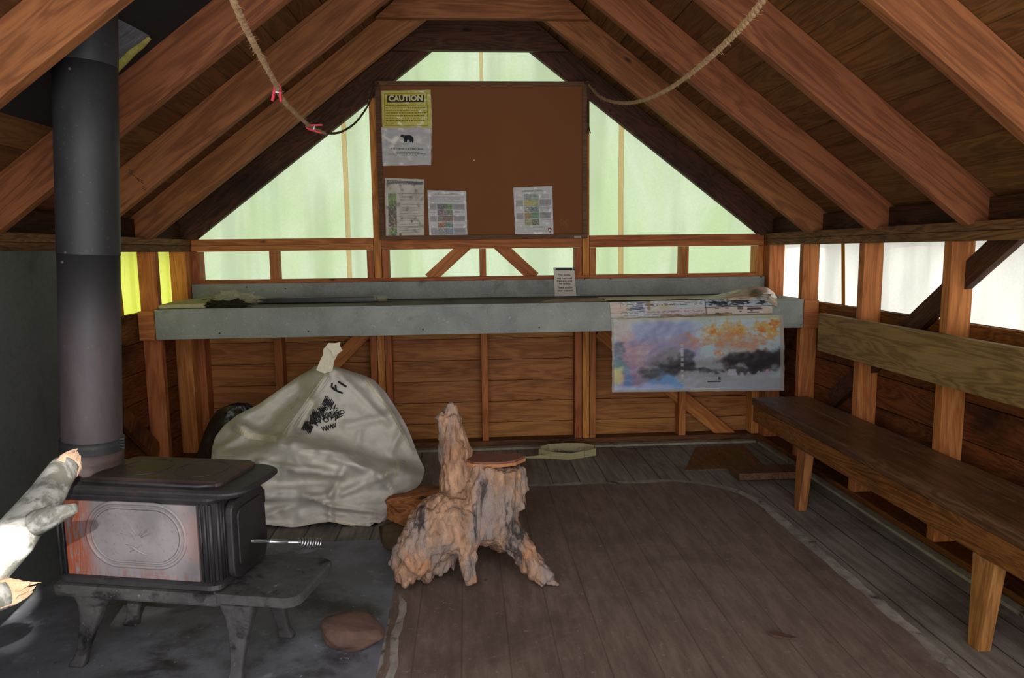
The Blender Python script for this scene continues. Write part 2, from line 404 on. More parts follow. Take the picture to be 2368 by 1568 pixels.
# collar ties
A, B = ony(880, 22, YB[3]-.065), ony(1352, 22, YB[3]-.065)
zc_ = ony(1115, 47, YB[3]-.085).z
def tie(y, zb, h, m, lab):
    hw = (ZA+RV-(zb+h)-.004)/SL
    hb = min(hw + h/SL, (ZA+RV-zb-.004)/SL)
    Mx = Matrix.Translation((XA, y, zb))
    o = MB().prism([(-hb+.02, 0, 0), (hb-.02, 0, 0), (hw, 0, h), (-hw, 0, h)], (0, .038, 0)).build('collar_tie', m, bevel=.002, M=Mx)
    return tag(o, lab, 'collar tie', 'collar ties under the ridge')
tie(YBR[3]-.042-.04, zc_, .14, M['rafter'], 'reddish collar tie beam across the roof at the top of the picture')
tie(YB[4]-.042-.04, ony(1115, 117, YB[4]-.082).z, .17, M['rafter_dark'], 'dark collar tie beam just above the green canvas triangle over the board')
# wall plates on the side walls
for sx in (-1, 1):
    X = XL if sx < 0 else XR
    x0, x1 = sorted((X, X+sx*.09)); nm = 'left' if sx < 0 else 'right'
    for k, (z0, z1) in enumerate(((ZP0, ZP0+.0335), (ZP0+.0345, ZP1))):
        o = beam('wall_plate', ((x0+x1)/2, .6, (z0+z1)/2), ((x0+x1)/2, D+.09, (z0+z1)/2), .09, z1-z0, M['dim'],
             ('lower' if k == 0 else 'upper') + ' weathered top plate running along the %s wall under the rafters' % nm, 'wall plate', 'doubled top plates', face=(0, 0, 1))
    ys = (YB if sx < 0 else YBR)
    names = ['between the gable end rafter and its neighbour', 'between the two rafters before the gable end', 'between the middle rafters', 'in front of the nearest whole rafter']
    spans = [(ys[3]+.001, ys[4]-.043), (ys[2]+.001, ys[3]-.043), (ys[1]+.001, ys[2]-.043), (ys[0]+.001, ys[1]-.043)]
    for (a, c), q in zip(spans, names):
        xm = X+sx*.066
        zt = deckz(xm)-.012
        if sx < 0 and q != names[0] and False: continue
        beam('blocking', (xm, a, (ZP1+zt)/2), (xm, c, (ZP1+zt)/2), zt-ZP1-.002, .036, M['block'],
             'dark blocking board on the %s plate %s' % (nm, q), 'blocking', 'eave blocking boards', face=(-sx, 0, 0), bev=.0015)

# back wall studs
zr0, zr1 = 1.165, 1.233
def stud(x0, x1, z0, z1, y0, dep, m, lab, grp='back wall studs'):
    return beam('wall_stud', ((x0+x1)/2, y0+dep/2, z0), ((x0+x1)/2, y0+dep/2, z1), x1-x0, dep, m, lab, 'stud', grp)
stud(XL+.001, XL+.040, .037, zr0, D, .088, M['stud'], 'reddish corner stud at the left end of the back wall, beside the metal backsplash')
stud(-1.105, -1.061, .037, zr0, D, .088, M['stud'], 'single stud of the back wall left of the white sack top')
stud(-.562, -.524, .037, zr0, D, .088, M['stud'], 'left stud of the triple group below the left edge of the bulletin board')
stud(-.521, -.480, .037, rafz(-.5)-.0, D-.002, .088, M['stud_pale'], 'tall middle post left of the bulletin board, running up to the roof')
stud(-.477, -.440, .037, zr0, D, .088, M['stud'], 'right stud of the triple group below the left edge of the bulletin board')
stud(.077, .114, .037, zr0, D, .088, M['stud'], 'central stud of the back wall between the two slanted braces')
stud(.628, .668, .037, zr0, D, .088, M['stud'], 'left stud of the triple group below the right edge of the bulletin board')
stud(.671, .711, .037, rafz(.7)-.0, D-.002, .088, M['stud_pale'], 'tall middle post at the right edge of the bulletin board, running up to the roof')
stud(.714, .750, .037, zr0, D, .088, M['stud'], 'right stud of the triple group below the right edge of the bulletin board')
stud(1.255, 1.297, .037, zr0, D, .088, M['stud'], 'single stud of the back wall behind the hanging discoloured poster')
stud(XR-.045, XR-.001, .037, zr0, D, .088, M['stud_pale'], 'corner stud at the right end of the back wall behind the bench end')
# rails
def rail(x0, x1, z0, z1, lab, m='stud', y=D-.001, dep=.088):
    return beam('cross_rail', (x0, y+dep/2, (z0+z1)/2), (x1, y+dep/2, (z0+z1)/2), z1-z0, dep, M[m], lab, 'rail', 'back wall rails')
rail(XL+.001, -.523, 1.166, 1.199, 'lower of the paired reddish rails under the left canvas triangle')
rail(XL+.001, -.523, 1.200, 1.234, 'upper of the paired reddish rails under the left canvas triangle')
rail(.713, XR-.001, 1.166, 1.199, 'lower of the paired reddish rails under the right canvas triangle')
rail(.713, XR-.001, 1.200, 1.234, 'upper of the paired reddish rails under the right canvas triangle')
rail(-.478, .669, 1.166, 1.219, 'reddish rail directly under the bulletin board')
rail(XL+.04, XR-.045, .984, 1.006, 'thin reddish sill strip along the top of the metal backsplash', y=D-.012, dep=.085)
# braces in the back wall
def pbrace(a, b_, w, Y, m, lab, th=.03):
    A, B = ony(a[0], a[1], Y), ony(b_[0], b_[1], Y)
    return beam('diagonal_brace', A, B, w, th, M[m], lab, 'brace', 'diagonal braces')
pbrace((1085, 560), (993, 645), .068, D+.03, 'stud', 'short slanted brace left of the central stud below the bulletin board')
pbrace((1147, 560), (1236, 642), .068, D+.03, 'stud', 'short slanted brace right of the central stud below the bulletin board')
pbrace((846, 768), (735, 880), .075, D+.05, 'stud_pale', 'slanted brace rising behind the white sack strap to the counter')
pbrace((1385, 765), (1700, 1020), .085, D+.05, 'stud_pale', 'pale slanted brace running down to the floor behind the poster')
# side wall studs
def sstud(sx, y0, y1, m, lab, z1=ZP0):
    X = XL if sx < 0 else XR
    x0, x1 = sorted((X, X+sx*.088))
    return stud(x0, x1, .037, z1, y0, y1-y0, M[m], lab, 'left wall studs' if sx < 0 else 'right wall studs')
sstud(-1, 4.03, D+.088, 'stud_pale', 'pale corner stud of the left wall beside the metal backsplash')
sstud(-1, 3.645, 3.685, 'stud', 'left wall stud at the left end of the metal counter')
sstud(-1, 3.05, 3.09, 'stud', 'left wall stud hidden behind the stovepipe')
sstud(1, 4.03, D+.088, 'stud', 'bright corner stud of the right wall at the end of the backsplash')
sstud(1, 3.618, 3.658, 'stud', 'right wall stud at the right end of the metal counter')
sstud(1, 3.045, 3.09, 'stud', 'right wall stud behind the far part of the bench back board')
sstud(1, 2.478, 2.522, 'stud', 'right wall stud crossed by the dark slanted brace')
sstud(1, 1.9, 1.94, 'stud', 'right wall stud at the right edge of the picture')
X = XR+.07
A, B = onx(2400, 490, X), onx(1925, 925, X)
beam('diagonal_brace', A, B, .085, .03, M['rafter_dark'], 'dark slanted brace across the bright canvas of the right wall', 'brace', 'diagonal braces', face=(-1, 0, 0))
X = XL-.06
A, B = onx(255, 935, X), onx(362, 1045, X)
beam('diagonal_brace', A, B, .085, .03, M['siding_y'], 'dark slanted brace low on the left wall just right of the stovepipe', 'brace', 'diagonal braces', face=(1, 0, 0))

# ------------------------------------------------------------------ floor coverings
b = MB()
b.grid(lambda u, v: Vector((XL-.08+u*(-.27-XL+.08) + .0, .5+v*(2.78-.5) + (.004*math.sin(u*21) if v > .99 else 0), .004)), 40, 40)
b.v += [p-Vector((0, 0, .004)) for p in b.v[:0]]
b2 = MB().box(XL-.085, -.268, .5, 2.775, .0005, .0045)
tag(b2.build('hearth_pad', M['pad'], bevel=.001), 'grey sheet pad on the floor under the cast iron stove', 'hearth pad')
# brown worn sheet: rounded far right corner, pale worn borders
def outline(off):
    P = [(-.262-off, .5), (-.262-off, 2.35+.0), (-.262-off, 3.36+off)]
    cx, cy, r = .95, 3.02, .34+off
    P += [(.2, 3.36+off)]
    for i in range(13):
        a = PI/2*(1-i/12); P.append((cx+r*math.cos(a), cy+r*math.sin(a)))
    P += [(1.29+off, 2.0), (1.29+off, .5)]
    return P
def wob(P, s):
    Q = []
    for i in range(len(P)):
        a, c = Vector(P[i]), Vector(P[(i+1) % len(P)]); n_ = max(1, int((c-a).length/.03))
        for k in range(n_):
            p = a.lerp(c, k/n_); d = noise.noise_vector(Vector((p.x*9, p.y*9, s)))*.012 + noise.noise_vector(Vector((p.x*40, p.y*40, s)))*.006
            Q.append((p.x+d.x, p.y+d.y))
    return Q
def slab(name, P, z0, z1, m):
    return MB().prism([(x, y, z0) for x, y in P], (0, 0, z1-z0)).build(name, m)
o = slab('floor_sheet', wob(outline(0), 1), .0010, .0058, M['mat'])
tag(o, 'large brown worn floor sheet in the middle of the room, under the stump', 'floor covering')
w_ = slab('worn_border', wob(outline(.046), 3), .0004, .0030, M['worn']); w_.parent = o; w_.location = w_.location - o.location
w_['label'] = 'pale scuffed border'
b = MB()
A, B = onz(932, 1385, .006), onz(905, 1568, .006)
b.prism([(x, y, .0058) for x, y in wob([(-.248, .5), (-.214, .5), (-.222, 1.6), (-.220, 2.24), (-.244, 2.3)], 5)], (0, 0, .0008))
e_ = b.build('worn_edge', M['worn'], o); e_['label'] = 'pale scuffed left edge'
P = [onz(1588, 1088, 0), onz(1815, 1079, 0), onz(1805, 1035, 0), onz(1640, 1040, 0)]
P = [(onz(1585, 1090, 0).x, onz(1585, 1090, 0).y), (1.55, onz(1700, 1086, 0).y), (1.60, 3.98), (onz(1620, 1048, 0).x, 3.95)]
tag(slab('plywood_scrap', P, .0005, .007, M['bench_seat']), 'flat brown plywood scrap on the floor in the far right corner beside the bench', 'plywood')
A, B = onz(1742, 1088, .0), onz(1752, 1120, 0)
bb = beam('loose_board', (1.33, (A.y+B.y)/2, .0175+.007), (1.66, (A.y+B.y)/2, .0175+.007), .13, .035, M['bench_seat'], 'short thick loose board on the floor behind the far bench leg', 'board', face=(0, 0, 1))
# ------------------------------------------------------------------ counter
YC = 3.60; ZC = ony(1100, 703, YC).z; ZCB = ony(1100, 772, YC).z
xl, xr = ony(358, 740, YC).x, ony(1858, 720, YC).x
t = thing('metal_counter', 'long galvanised metal counter shelf along the back wall with deep front apron', 'counter', ((xl+xr)/2, YC, ZCB))
def bx(name, m, par, *a, bevel=.002, **k): return MB().box(*a).build(name, m, par, bevel=bevel, **k)
bx('apron', M['galv'], t, xl, xr, YC, YC+.03, ZCB, ZC-.001)
bx('counter_top', M['galv_top'], t, xl+.002, xr-.002, YC+.001, D-.03, ZC-.002, ZC)
bx('backsplash', M['galv'], t, XL+.004, XR-.004, D-.034, D-.0135, ZC+.001, .986)
a, c = ony(319, 740, YC-.004).x, ony(357, 740, YC).x
bx('ledger_end', M['stud'], t, a, xl-.002, YC-.004, YC+.04, ZCB-.002, ZC-.01)
bx('ledger_end', M['stud'], t, xr+.002, ony(1893, 730, YC-.004).x, YC-.004, YC+.012, ZCB-.004, ZC-.01)
M['nail'] = speck('nail_head', (70, 66, 60), (48, 44, 40), 90, rough=.5, metal=.4)
for px, py in ((508, 771), (713, 766), (978, 762), (1247, 757)):
    P = ony(px, py, YC); MB().lathe([(.0045, 0), (.0045, .001), (.002, .002)], 10, P, Matrix.Rotation(PI/2, 3, 'X')).build('nail_head', M['nail'], t)
for px, py in ((1117, 648), (1352, 645), (1412, 645), (570, 664), (1760, 640), (660, 668)):
    P = ony(px, py, D-.034); MB().lathe([(.0045, 0), (.0045, .001), (.002, .002)], 10, P, Matrix.Rotation(PI/2, 3, 'X')).build('nail_head', M['nail'], t)

# ------------------------------------------------------------------ bench
ZS = .392; XF = 1.445
t = thing('bench', 'long low brown wooden bench along the right wall with tapered front legs', 'bench', (1.6, 2.4, 0))
for x0, x1 in ((XF, XF+.168), (XF+.171, XF+.298)):
    b = MB().box(x0, x1, 1.2, 3.50, ZS-.038, ZS); b.build('seat_plank', M['bench_seat'], t, bevel=.006)
bx('apron', M['bench'], t, XF+.004, XF+.042, 1.2, 3.49, ZS-.122, ZS-.039, bevel=.005)
bx('end_rail', M['bench'], t, XF+.044, XF+.296, 3.45, 3.488, ZS-.122, ZS-.039, bevel=.004)
for y in (2.955, 1.845):
    b = MB()
    z1 = ZS-.123
    top = [(XF+.006, y-.045), (XF+.043, y-.045), (XF+.043, y+.045), (XF+.006, y+.045)]
    bot = [(XF-.01, y-.025), (XF+.028, y-.025), (XF+.028, y+.02), (XF-.01, y+.02)]
    b.add([(x, yy, 0) for x, yy in bot] + [(x, yy, z1) for x, yy in top], [(3, 2, 1, 0), (4, 5, 6, 7)] + [(i, (i+1) % 4, 4+(i+1) % 4, 4+i) for i in range(4)])
    b.build('leg', M['leg'], t, bevel=.003)
A = onx(1893, 726, XR-.036)
o = MB().box(XR-.037, XR-.002, 1.2, A.y, .648, .832).build('bench_back_board', M['backrest'], bevel=.004)
tag(o, 'wide olive brown back board nailed to the right wall studs above the bench', 'backrest')

# ------------------------------------------------------------------ heat shield
o = MB().box(XL+.032, XL+.036, .7, 2.735, .005, ZP0+.004).build('heat_shield', M['shield'])
tag(o, 'dark grey flat heat shield sheet on the left wall behind the stove', 'heat shield')

# ------------------------------------------------------------------ stove
M['iron'] = speck('stove_iron', (38, 36, 38), (52, 49, 50), 60, [((86, 56, 44), 9, .62, .8), ((24, 22, 24), 4, .5, .7)], rough=.5, spec=.5, big=5, bump=.12)
M['iron_side'] = speck('stove_side_panel', (128, 120, 120), (142, 134, 134), 90, [((150, 72, 40), 5, .57, .72, (1.6, 1.6, .45), 1.1), ((84, 70, 68), 45, .6, .72), ((136, 84, 62), 4, .6, .75, (1, 1, .6), 5)], rough=.6, big=5, spec=.35, bump=.15)
def panelmat():
    t_ = NT('stove_side_panel'); v = t_.obj(); x, y, z = t_.n('SeparateXYZ', {0: v}).outputs
    n1 = t_.noise(v, 110, 5, .7); n2 = t_.noise(v, 7, 5, .6); st = t_.noise(t_.scale(v, (1, 1, .16)), 70, 5, .7, .4)
    c = t_.mix(t_.rng(n2, .35, .65), srgb(108, 103, 105), srgb(130, 123, 125))
    c = t_.mix(t_.math('MULTIPLY', t_.rng(n1, .56, .7), .5), c, srgb(92, 78, 76))
    rl = t_.math('MULTIPLY', t_.rng(x, .03, .105, 1, 0), t_.rng(st, .36, .54)); c = t_.mix(t_.math('MULTIPLY', rl, .95), c, srgb(146, 68, 32))
    rr = t_.math('MULTIPLY', t_.rng(x, .32, .40), t_.rng(n2, .4, .6)); c = t_.mix(t_.math('MULTIPLY', rr, .6), c, srgb(134, 96, 80))
    rb = t_.math('MULTIPLY', t_.rng(z, .275, .33, 1, 0), t_.rng(st, .42, .62)); c = t_.mix(t_.math('MULTIPLY', rb, .6), c, srgb(120, 70, 52))
    t_.bump(n1, .2, .003); return t_.fin(c, .6, 0, .35)
M['iron_side'] = panelmat()
M['iron_rust'] = speck('rusty_lid_iron', (54, 43, 42), (70, 54, 50), 40, [((104, 66, 48), 6, .58, .75), ((40, 38, 40), 9, .56, .74)], rough=.5, spec=.5, big=6, bump=.15)
M['ash'] = speck('ash_grey_iron', (62, 60, 60), (82, 79, 79), 40, [((30, 28, 29), 11, .52, .66), ((118, 114, 112), 45, .62, .74), ((90, 66, 54), 8, .64, .76)], rough=.7, big=8, bump=.4)
M['chrome'] = speck('bare_steel', (190, 190, 192), (170, 170, 172), 100, rough=.28, metal=.9, spec=.5, bump=.02)
SO = Vector((-1.112, 1.955, 0)); SA = -.218
t = thing('wood_stove', 'small rusty cast iron box stove on four legs with an oval side panel', 'stove', SO, SA, None)
SM = wm(t)
def sl(u, v, z): return SM @ Vector((u, v, z))
def rrect(u0, u1, v0, v1, r, n=6):
    P = []
    for cx, cy, a0 in ((u1-r, v1-r, 0), (u0+r, v1-r, 90), (u0+r, v0+r, 180), (u1-r, v0+r, 270)):
        for i in range(n+1):
            a = math.radians(a0+90*i/n); P.append((cx+r*math.cos(a), cy+r*math.sin(a)))
    return P
def loft(name, rings, m, par, smooth=False, bevel=0):
    """rings: list of (polygon2d, z) joined bottom to top in stove space"""
    b = MB(); n = len(rings[0][0]); vs = [sl(x, y, z) for P, z in rings for x, y in P]
    fs = [tuple(range(n))[::-1], tuple((len(rings)-1)*n+i for i in range(n))]
    for k in range(len(rings)-1): fs += [(k*n+i, k*n+(i+1) % n, (k+1)*n+(i+1) % n, (k+1)*n+i) for i in range(n)]
    return b.add(vs, fs).build(name, m, par, smooth, bevel)
U0, U1, V0, V1 = -.040, .442, .004, .235
ZB, ZL = .256, .512
body = loft('firebox', [(rrect(U0+.004, U1-.004, V0+.004, V1-.004, .03), ZB-.008), (rrect(U0-.006, U1+.008, V0-.008, V1, .034), ZB), (rrect(U0-.006, U1+.006, V0-.006, V1, .034), ZB+.012), (rrect(U0+.004, U1-.006, V0+.004, V1, .03), ZB+.02),
              (rrect(U0, U1, V0, V1, .03), ZL-.02), (rrect(U0-.006, U1+.006, V0-.006, V1, .03), ZL-.008), (rrect(U0-.006, U1+.006, V0-.006, V1, .03), ZL)], M['iron'], t)
# side panel with raised oval
def stadium(cu, cz, hw, hh, n=14):
    P = []
    for s in (1, -1):
        for i in range(n+1):
            a = -PI/2+PI*i/n if s > 0 else PI/2+PI*i/n
            P.append((cu+s*(hw-hh)+hh*math.cos(a), cz+hh*math.sin(a)))
    return P
def sideplate(name, P, v0, v1, m, par, bevel=.002):
    b = MB().prism([sl(u, v0, z) for u, z in P], SM.to_3x3() @ Vector((0, v1-v0, 0)))
    return b.build(name, m, par, bevel=bevel)
sp = sideplate('side_panel', [(U0+.036, ZB+.022), (U1-.05, ZB+.022), (U1-.05, ZL-.022), (U0+.036, ZL-.022)], V0+.01, V0-.004, M['iron_side'], t)
cu, cz = .212, .400
for hw, hh, w in ((.146, .089, .005), (.132, .076, .0035)):
    ring = stadium(cu, cz, hw, hh, 18); n = len(ring); pts = [sl(u, V0-.004, z) for u, z in ring]
    MB().tube(pts+[pts[0]], w, 8, cap=False).build('oval_moulding', M['iron_side'], t, smooth=True)
sideplate('oval_medallion', stadium(cu, cz, .128, .072, 18), V0+.002, V0-.0075, M['iron_side'], t, .001)
# relief of a bird and scrolls on the medallion
b = MB()
for k in range(7):
    a_ = math.radians(20+k*23); c_, s_ = math.cos(a_), math.sin(a_)
    b.tube([sl(cu+.008+(.010+.0085*i)*c_-.002*i*i*.12*s_, V0-.0078, cz-.006+(.008+.0070*i)*s_+.001*i*c_) for i in range(6)], [.0012, .0020, .0024, .0022, .0016, .0008], 6, flat=.7)
b.tube([sl(cu-.03+.011*i, V0-.0078, cz-.026-.004*i+.003*math.sin(i)) for i in range(7)], [.001, .004, .006, .007, .006, .004, .001], 8, flat=.5)
b.tube([sl(cu-.02+.009*i, V0-.0078, cz-.046+.005*i) for i in range(6)], [.001, .003, .004, .004, .003, .001], 8, flat=.5)
b.build('relief', M['iron_side'], t, smooth=True)
for uu, wd in ((U0+.012, .010), (U0+.027, .006), (U1-.012, .011), (U1-.028, .008), (U1-.041, .005)):
    b = MB().tube([sl(uu, V0-.001, ZB+.02), sl(uu, V0-.001, ZL-.02)], wd/2, 10); b.build('corner_moulding', M['iron'], t, smooth=True)
for k in range(3):
    MB().tube([sl(U1-.003, V0+.02+.013*k, ZB+.02), sl(U1-.003, V0+.02+.013*k, ZL-.02)], .0055, 10).build('corner_moulding', M['iron'], t, smooth=True)
# lid
LU0, LU1, LV0, LV1 = -.085, .533, -.018, .235
loft('lid', [(rrect(LU0+.03, LU1-.045, LV0+.014, LV1-.02, .05, 8), ZL), (rrect(LU0+.01, LU1-.012, LV0+.004, LV1-.006, .06, 8), ZL+.004), (rrect(LU0, LU1, LV0, LV1, .065, 8), ZL+.014), (rrect(LU0, LU1, LV0, LV1, .065, 8), ZL+.020), (rrect(LU0+.008, LU1-.008, LV0+.008, LV1-.008, .06, 8), ZL+.026)], M['iron'], t, smooth=False)
tp = loft('top_plate', [(rrect(.055, .455, .014, .226, .03), ZL+.024), (rrect(.055, .455, .014, .226, .03), ZL+.034), (rrect(.063, .447, .022, .218, .025), ZL+.040)], M['iron_rust'], t)
for cu_ in (.17, .34):
    pts = [sl(cu_+.072*math.cos(2*PI*i/36), .12+.072*math.sin(2*PI*i/36), ZL+.040) for i in range(37)]
    MB().tube(pts, .0016, 6, cap=False).build('cooking_ring', M['iron'], t, smooth=True)
    MB().lathe([(.008, 0), (.008, .0012), (.002, .0012)], 12, sl(cu_-.05, .12, ZL+.0402)).build('lid_socket', M['iron'], t)
MB().tube([sl(.02, .04, ZL+.027), sl(.055, .012, ZL+.03), sl(.4, .006, ZL+.03), sl(.44, .02, ZL+.03)], .006, 8).build('lid_rim', M['iron'], t, smooth=True)
# base and hearth
base = loft('base', [(rrect(-.055, .455, -.012, .246, .02), .218), (rrect(-.057, .46, -.014, .25, .022), .224), (rrect(-.057, .46, -.014, .25, .022), ZB-.012), (rrect(-.05, .452, -.008, .245, .02), ZB-.007)], M['ash'], t, bevel=.0)
loft('hearth_shelf', [(rrect(.42, .648, .004, .235, .04), .220), (rrect(.42, .672, -.018, .246, .04), .230), (rrect(.42, .672, -.018, .246, .04), .248), (rrect(.42, .666, -.012, .240, .036), .254)], M['ash'], t)
# legs: flat flared cabriole
def sleg(u, v, du, dv):
    rings = []
    for z, w, off in ((.219, .056, 0), (.208, .053, .0), (.18, .042, .001), (.14, .032, .005), (.10, .025, .010), (.06, .020, .015), (.03, .020, .019), (.012, .026, .023), (.0055, .026, .024)):
        cx, cy = u+du*off, v+dv*off; th = w*.55
        rings.append((rrect(cx-w, cx+w*.85, cy-th, cy+th, th*.6, 4), z))
    loft('leg', rings[::-1], M['ash'], t, smooth=True)
sleg(.046, .03, -2.1, -1.0); sleg(.492, .025, -.2, -1.8); sleg(.046, .205, -2.1, 1.0); sleg(.49, .205, 1, 1.0)
# door end
dr = MB().prism([sl(U1+.004, y, z) for y, z in rrect(.045, .225, ZB+.006, ZL-.026, .035)], SM.to_3x3() @ Vector((.022, 0, 0))).build('door', M['iron'], t, bevel=.005)
MB().prism([sl(U1+.026, y, z) for y, z in rrect(.066, .205, ZB+.034, ZL-.052, .025)], SM.to_3x3() @ Vector((.006, 0, 0))).build('raised_panel', M['iron'], dr, bevel=.002)
for z in (ZB+.07, ZL-.07):
    MB().tube([sl(U1+.016, .228, z-.018), sl(U1+.016, .228, z+.018)], .008, 10).build('hinge', M['iron'], dr)
def stove_pt(px, py, u):      # a point of the photograph on the plane u = const of the stove
    n = SM.to_3x3() @ Vector((1, 0, 0)); return on(px, py, n, n.dot(sl(u, 0, 0)))
h0 = sl(U1+.03, .105, .40); A = stove_pt(582, 1251, U1+.03); h0 = A
h1 = h0 + (SM.to_3x3() @ Vector((1, 0, 0)))*.105
B1 = stove_pt(738, 1256, U1+.03+.14)
dirh = (B1-h0)
hd = MB()
hd.tube([h0-dirh*.1, h0, h0.lerp(B1, .25)], .0055, 12); hd.tube([h0.lerp(B1, .24), h0.lerp(B1, .26), h0.lerp(B1, .50), h0.lerp(B1, .52)], [.0055, .0075, .0075, .005], 12)
hd.tube([h0.lerp(B1, .52), h0.lerp(B1, .98)], .005, 12)
hh = hd.build('door_handle', M['chrome'], dr, smooth=True); hh['label'] = 'shiny steel door handle'
X_ = dirh.normalized(); W_ = X_.cross(Vector((0, 0, 1))).normalized(); Z_ = W_.cross(X_)
pts = []; rr = []
for i in range(161):
    f = i/160; a = f*2*PI*8.5; R = .0105+.003*math.sin(PI*f)
    pts.append(h0.lerp(B1, .68+.34*f)+(W_*math.cos(a)+Z_*math.sin(a))*R)
MB().tube(pts, .0028, 6).build('coil_grip', M['chrome'], hh, smooth=True)

# ------------------------------------------------------------------ stovepipe
def pipemat(name, lo, hi, top=None):
    t_ = NT(name); v = t_.obj(); n1 = t_.noise(v, 90, 5, .7); n2 = t_.noise(t_.scale(v, (1, 1, .25)), 9, 5, .65)
    c = t_.mix(t_.rng(n2, .35, .7), srgb(*lo), srgb(*hi))
    c = t_.mix(t_.math('MULTIPLY', t_.rng(n1, .6, .75), .5), c, srgb(110, 108, 106))
    c = t_.mix(t_.math('MULTIPLY', t_.rng(t_.noise(t_.scale(v, (3, 3, .5)), 4, 4, .6), .62, .8), .45), c, srgb(128, 70, 52))
    if top: c = t_.mix(t_.rng(t_.math('ADD', t_.n('SeparateXYZ', {0: v}).outputs[2], t_.math('MULTIPLY', n2, .12)), .36, .66), c, srgb(*top))
    t_.bump(n1, .15, .002); return t_.fin(c, .55, .0, .45)
M['pipe'] = pipemat('black_pipe', (37, 37, 38), (48, 48, 50))
M['pipe_low'] = pipemat('heated_pipe', (64, 56, 58), (84, 72, 74), (38, 38, 39))
M['pipe_rust'] = pipemat('rusty_collar', (62, 52, 52), (84, 66, 62))
PB = sl(.0, .125, ZL+.02)
ptop = ony(197, 120, PB.y-.005)
PB2 = ony(214, 1040, PB.y)
ax = (ptop - PB2).normalized(); base_p = PB2 - ax*((PB2.z-(ZL+.021))/ax.z)
def along(z): return base_p + ax*((z-base_p.z)/ax.z)
t = thing('stovepipe', 'tall black round stovepipe rising from the stove top through the roof', 'stovepipe', base_p)
R = .0785
def sec(name, z0, z1, r, m, par=None, lip=0):
    b = MB(); q = [along(z0), along(z1)]
    b.tube([q[0], q[0].lerp(q[1], .004+.0), q[0].lerp(q[1], .5), q[1]], [r+lip, r, r, r], 40)
    return b.build(name, m, par or t, smooth=True)
zk = ony(193, 580, PB.y).z; zk2 = ony(210, 1012, PB.y).z; zk3 = ony(211, 1038, PB.y).z; zk0 = ony(196, 150, PB.y).z
sec('pipe_section', zk0, 2.02, R+.0008, M['pipe']); sec('pipe_section', zk-.01, zk0+.02, R, M['pipe'])
sec('pipe_section', zk2-.01, zk, R-.001, M['pipe_low'])['label'] = 'heat-faded purplish lower pipe section'
o = sec('clamp_band', zk3, zk2, R+.004, M['pipe']); o['label'] = 'black clamp band'
o = sec('flue_collar', base_p.z, zk3+.005, R+.002, M['pipe_rust'], lip=.016); o['label'] = 'rusty flue collar'
for z, a in ((zk-.004, -1.2), (zk-.03, -1.35), (zk0-.03, -.9)):
    P = along(z)+Vector((R*math.sin(a+.9), -R*math.cos(a+.9), 0)); MB().lathe([(.004, 0), (.004, .002), (.001, .003)], 10, P, Matrix.Rotation(PI/2, 3, 'X')).build('rivet', M['pipe_rust'], t)
# bolt of the clamp
P = along((zk2+zk3)/2)+Vector((R+.004, -.01, 0))
b = MB()
for k in range(4): b.tube([P+Vector((0, 0, .012-.008*k)), P+Vector((.012, -.004, .014-.009*k))], .0016, 6)
b.build('clamp_screw', M['chrome'], t)
# flashing with its hole, foil and insulation
M['flash'] = speck('black_flashing', (26, 25, 25), (34, 33, 33), 30, rough=.7, big=3)
M['foil'] = speck('crinkled_foil', (120, 122, 132), (92, 94, 104), 30, rough=.45, metal=.2, bump=.8, bd=.01, big=12, stretch=(1, 3, 1))
M['insul'] = speck('yellow_insulation', (176, 168, 84), (120, 104, 50), 120, rough=1, bump=.8, bd=.006, big=20)
k_ = math.sqrt(1+SL*SL)
def slope(x, y, d): return Vector((x, y, deckz(x)-d))
ya, yb_ = YB[0]+.001, YB[1]-.043
b = MB().prism([slope(-1.30, ya, .002), slope(-.60, ya, .002), slope(-.60, ya, .005), slope(-1.30, ya, .005)], (0, yb_-ya, 0))
o = b.build('roof_flashing', M['flash']); tag(o, 'black metal flashing plate under the roof around the stovepipe', 'flashing')
dn = Vector((-SL, 0, 1)).normalized()*-1
def decp(px, py, d): return on(px, py, (SL, 0, -1) if False else (-SL, 0, 1), ZA+RV-SL*XA-d)
q = [decp(*p, .007) for p in ((250, 60), (275, 44), (310, 62), (346, 82), (300, 122), (250, 170))]
b = MB().prism(q, dn*.002); f_ = b.build('foil_patch', M['foil'], o); f_['label'] = 'crinkled silver foil around the pipe hole'
e1 = [decp(*p, .010) for p in ((345, 86), (325, 104), (305, 118), (285, 138), (262, 160), (240, 176))]
MB().tube(e1, [.008, .012, .014, .015, .016, .016], 10).build('insulation_edge', M['insul'], o, smooth=True)['label'] = 'torn yellow insulation edge'
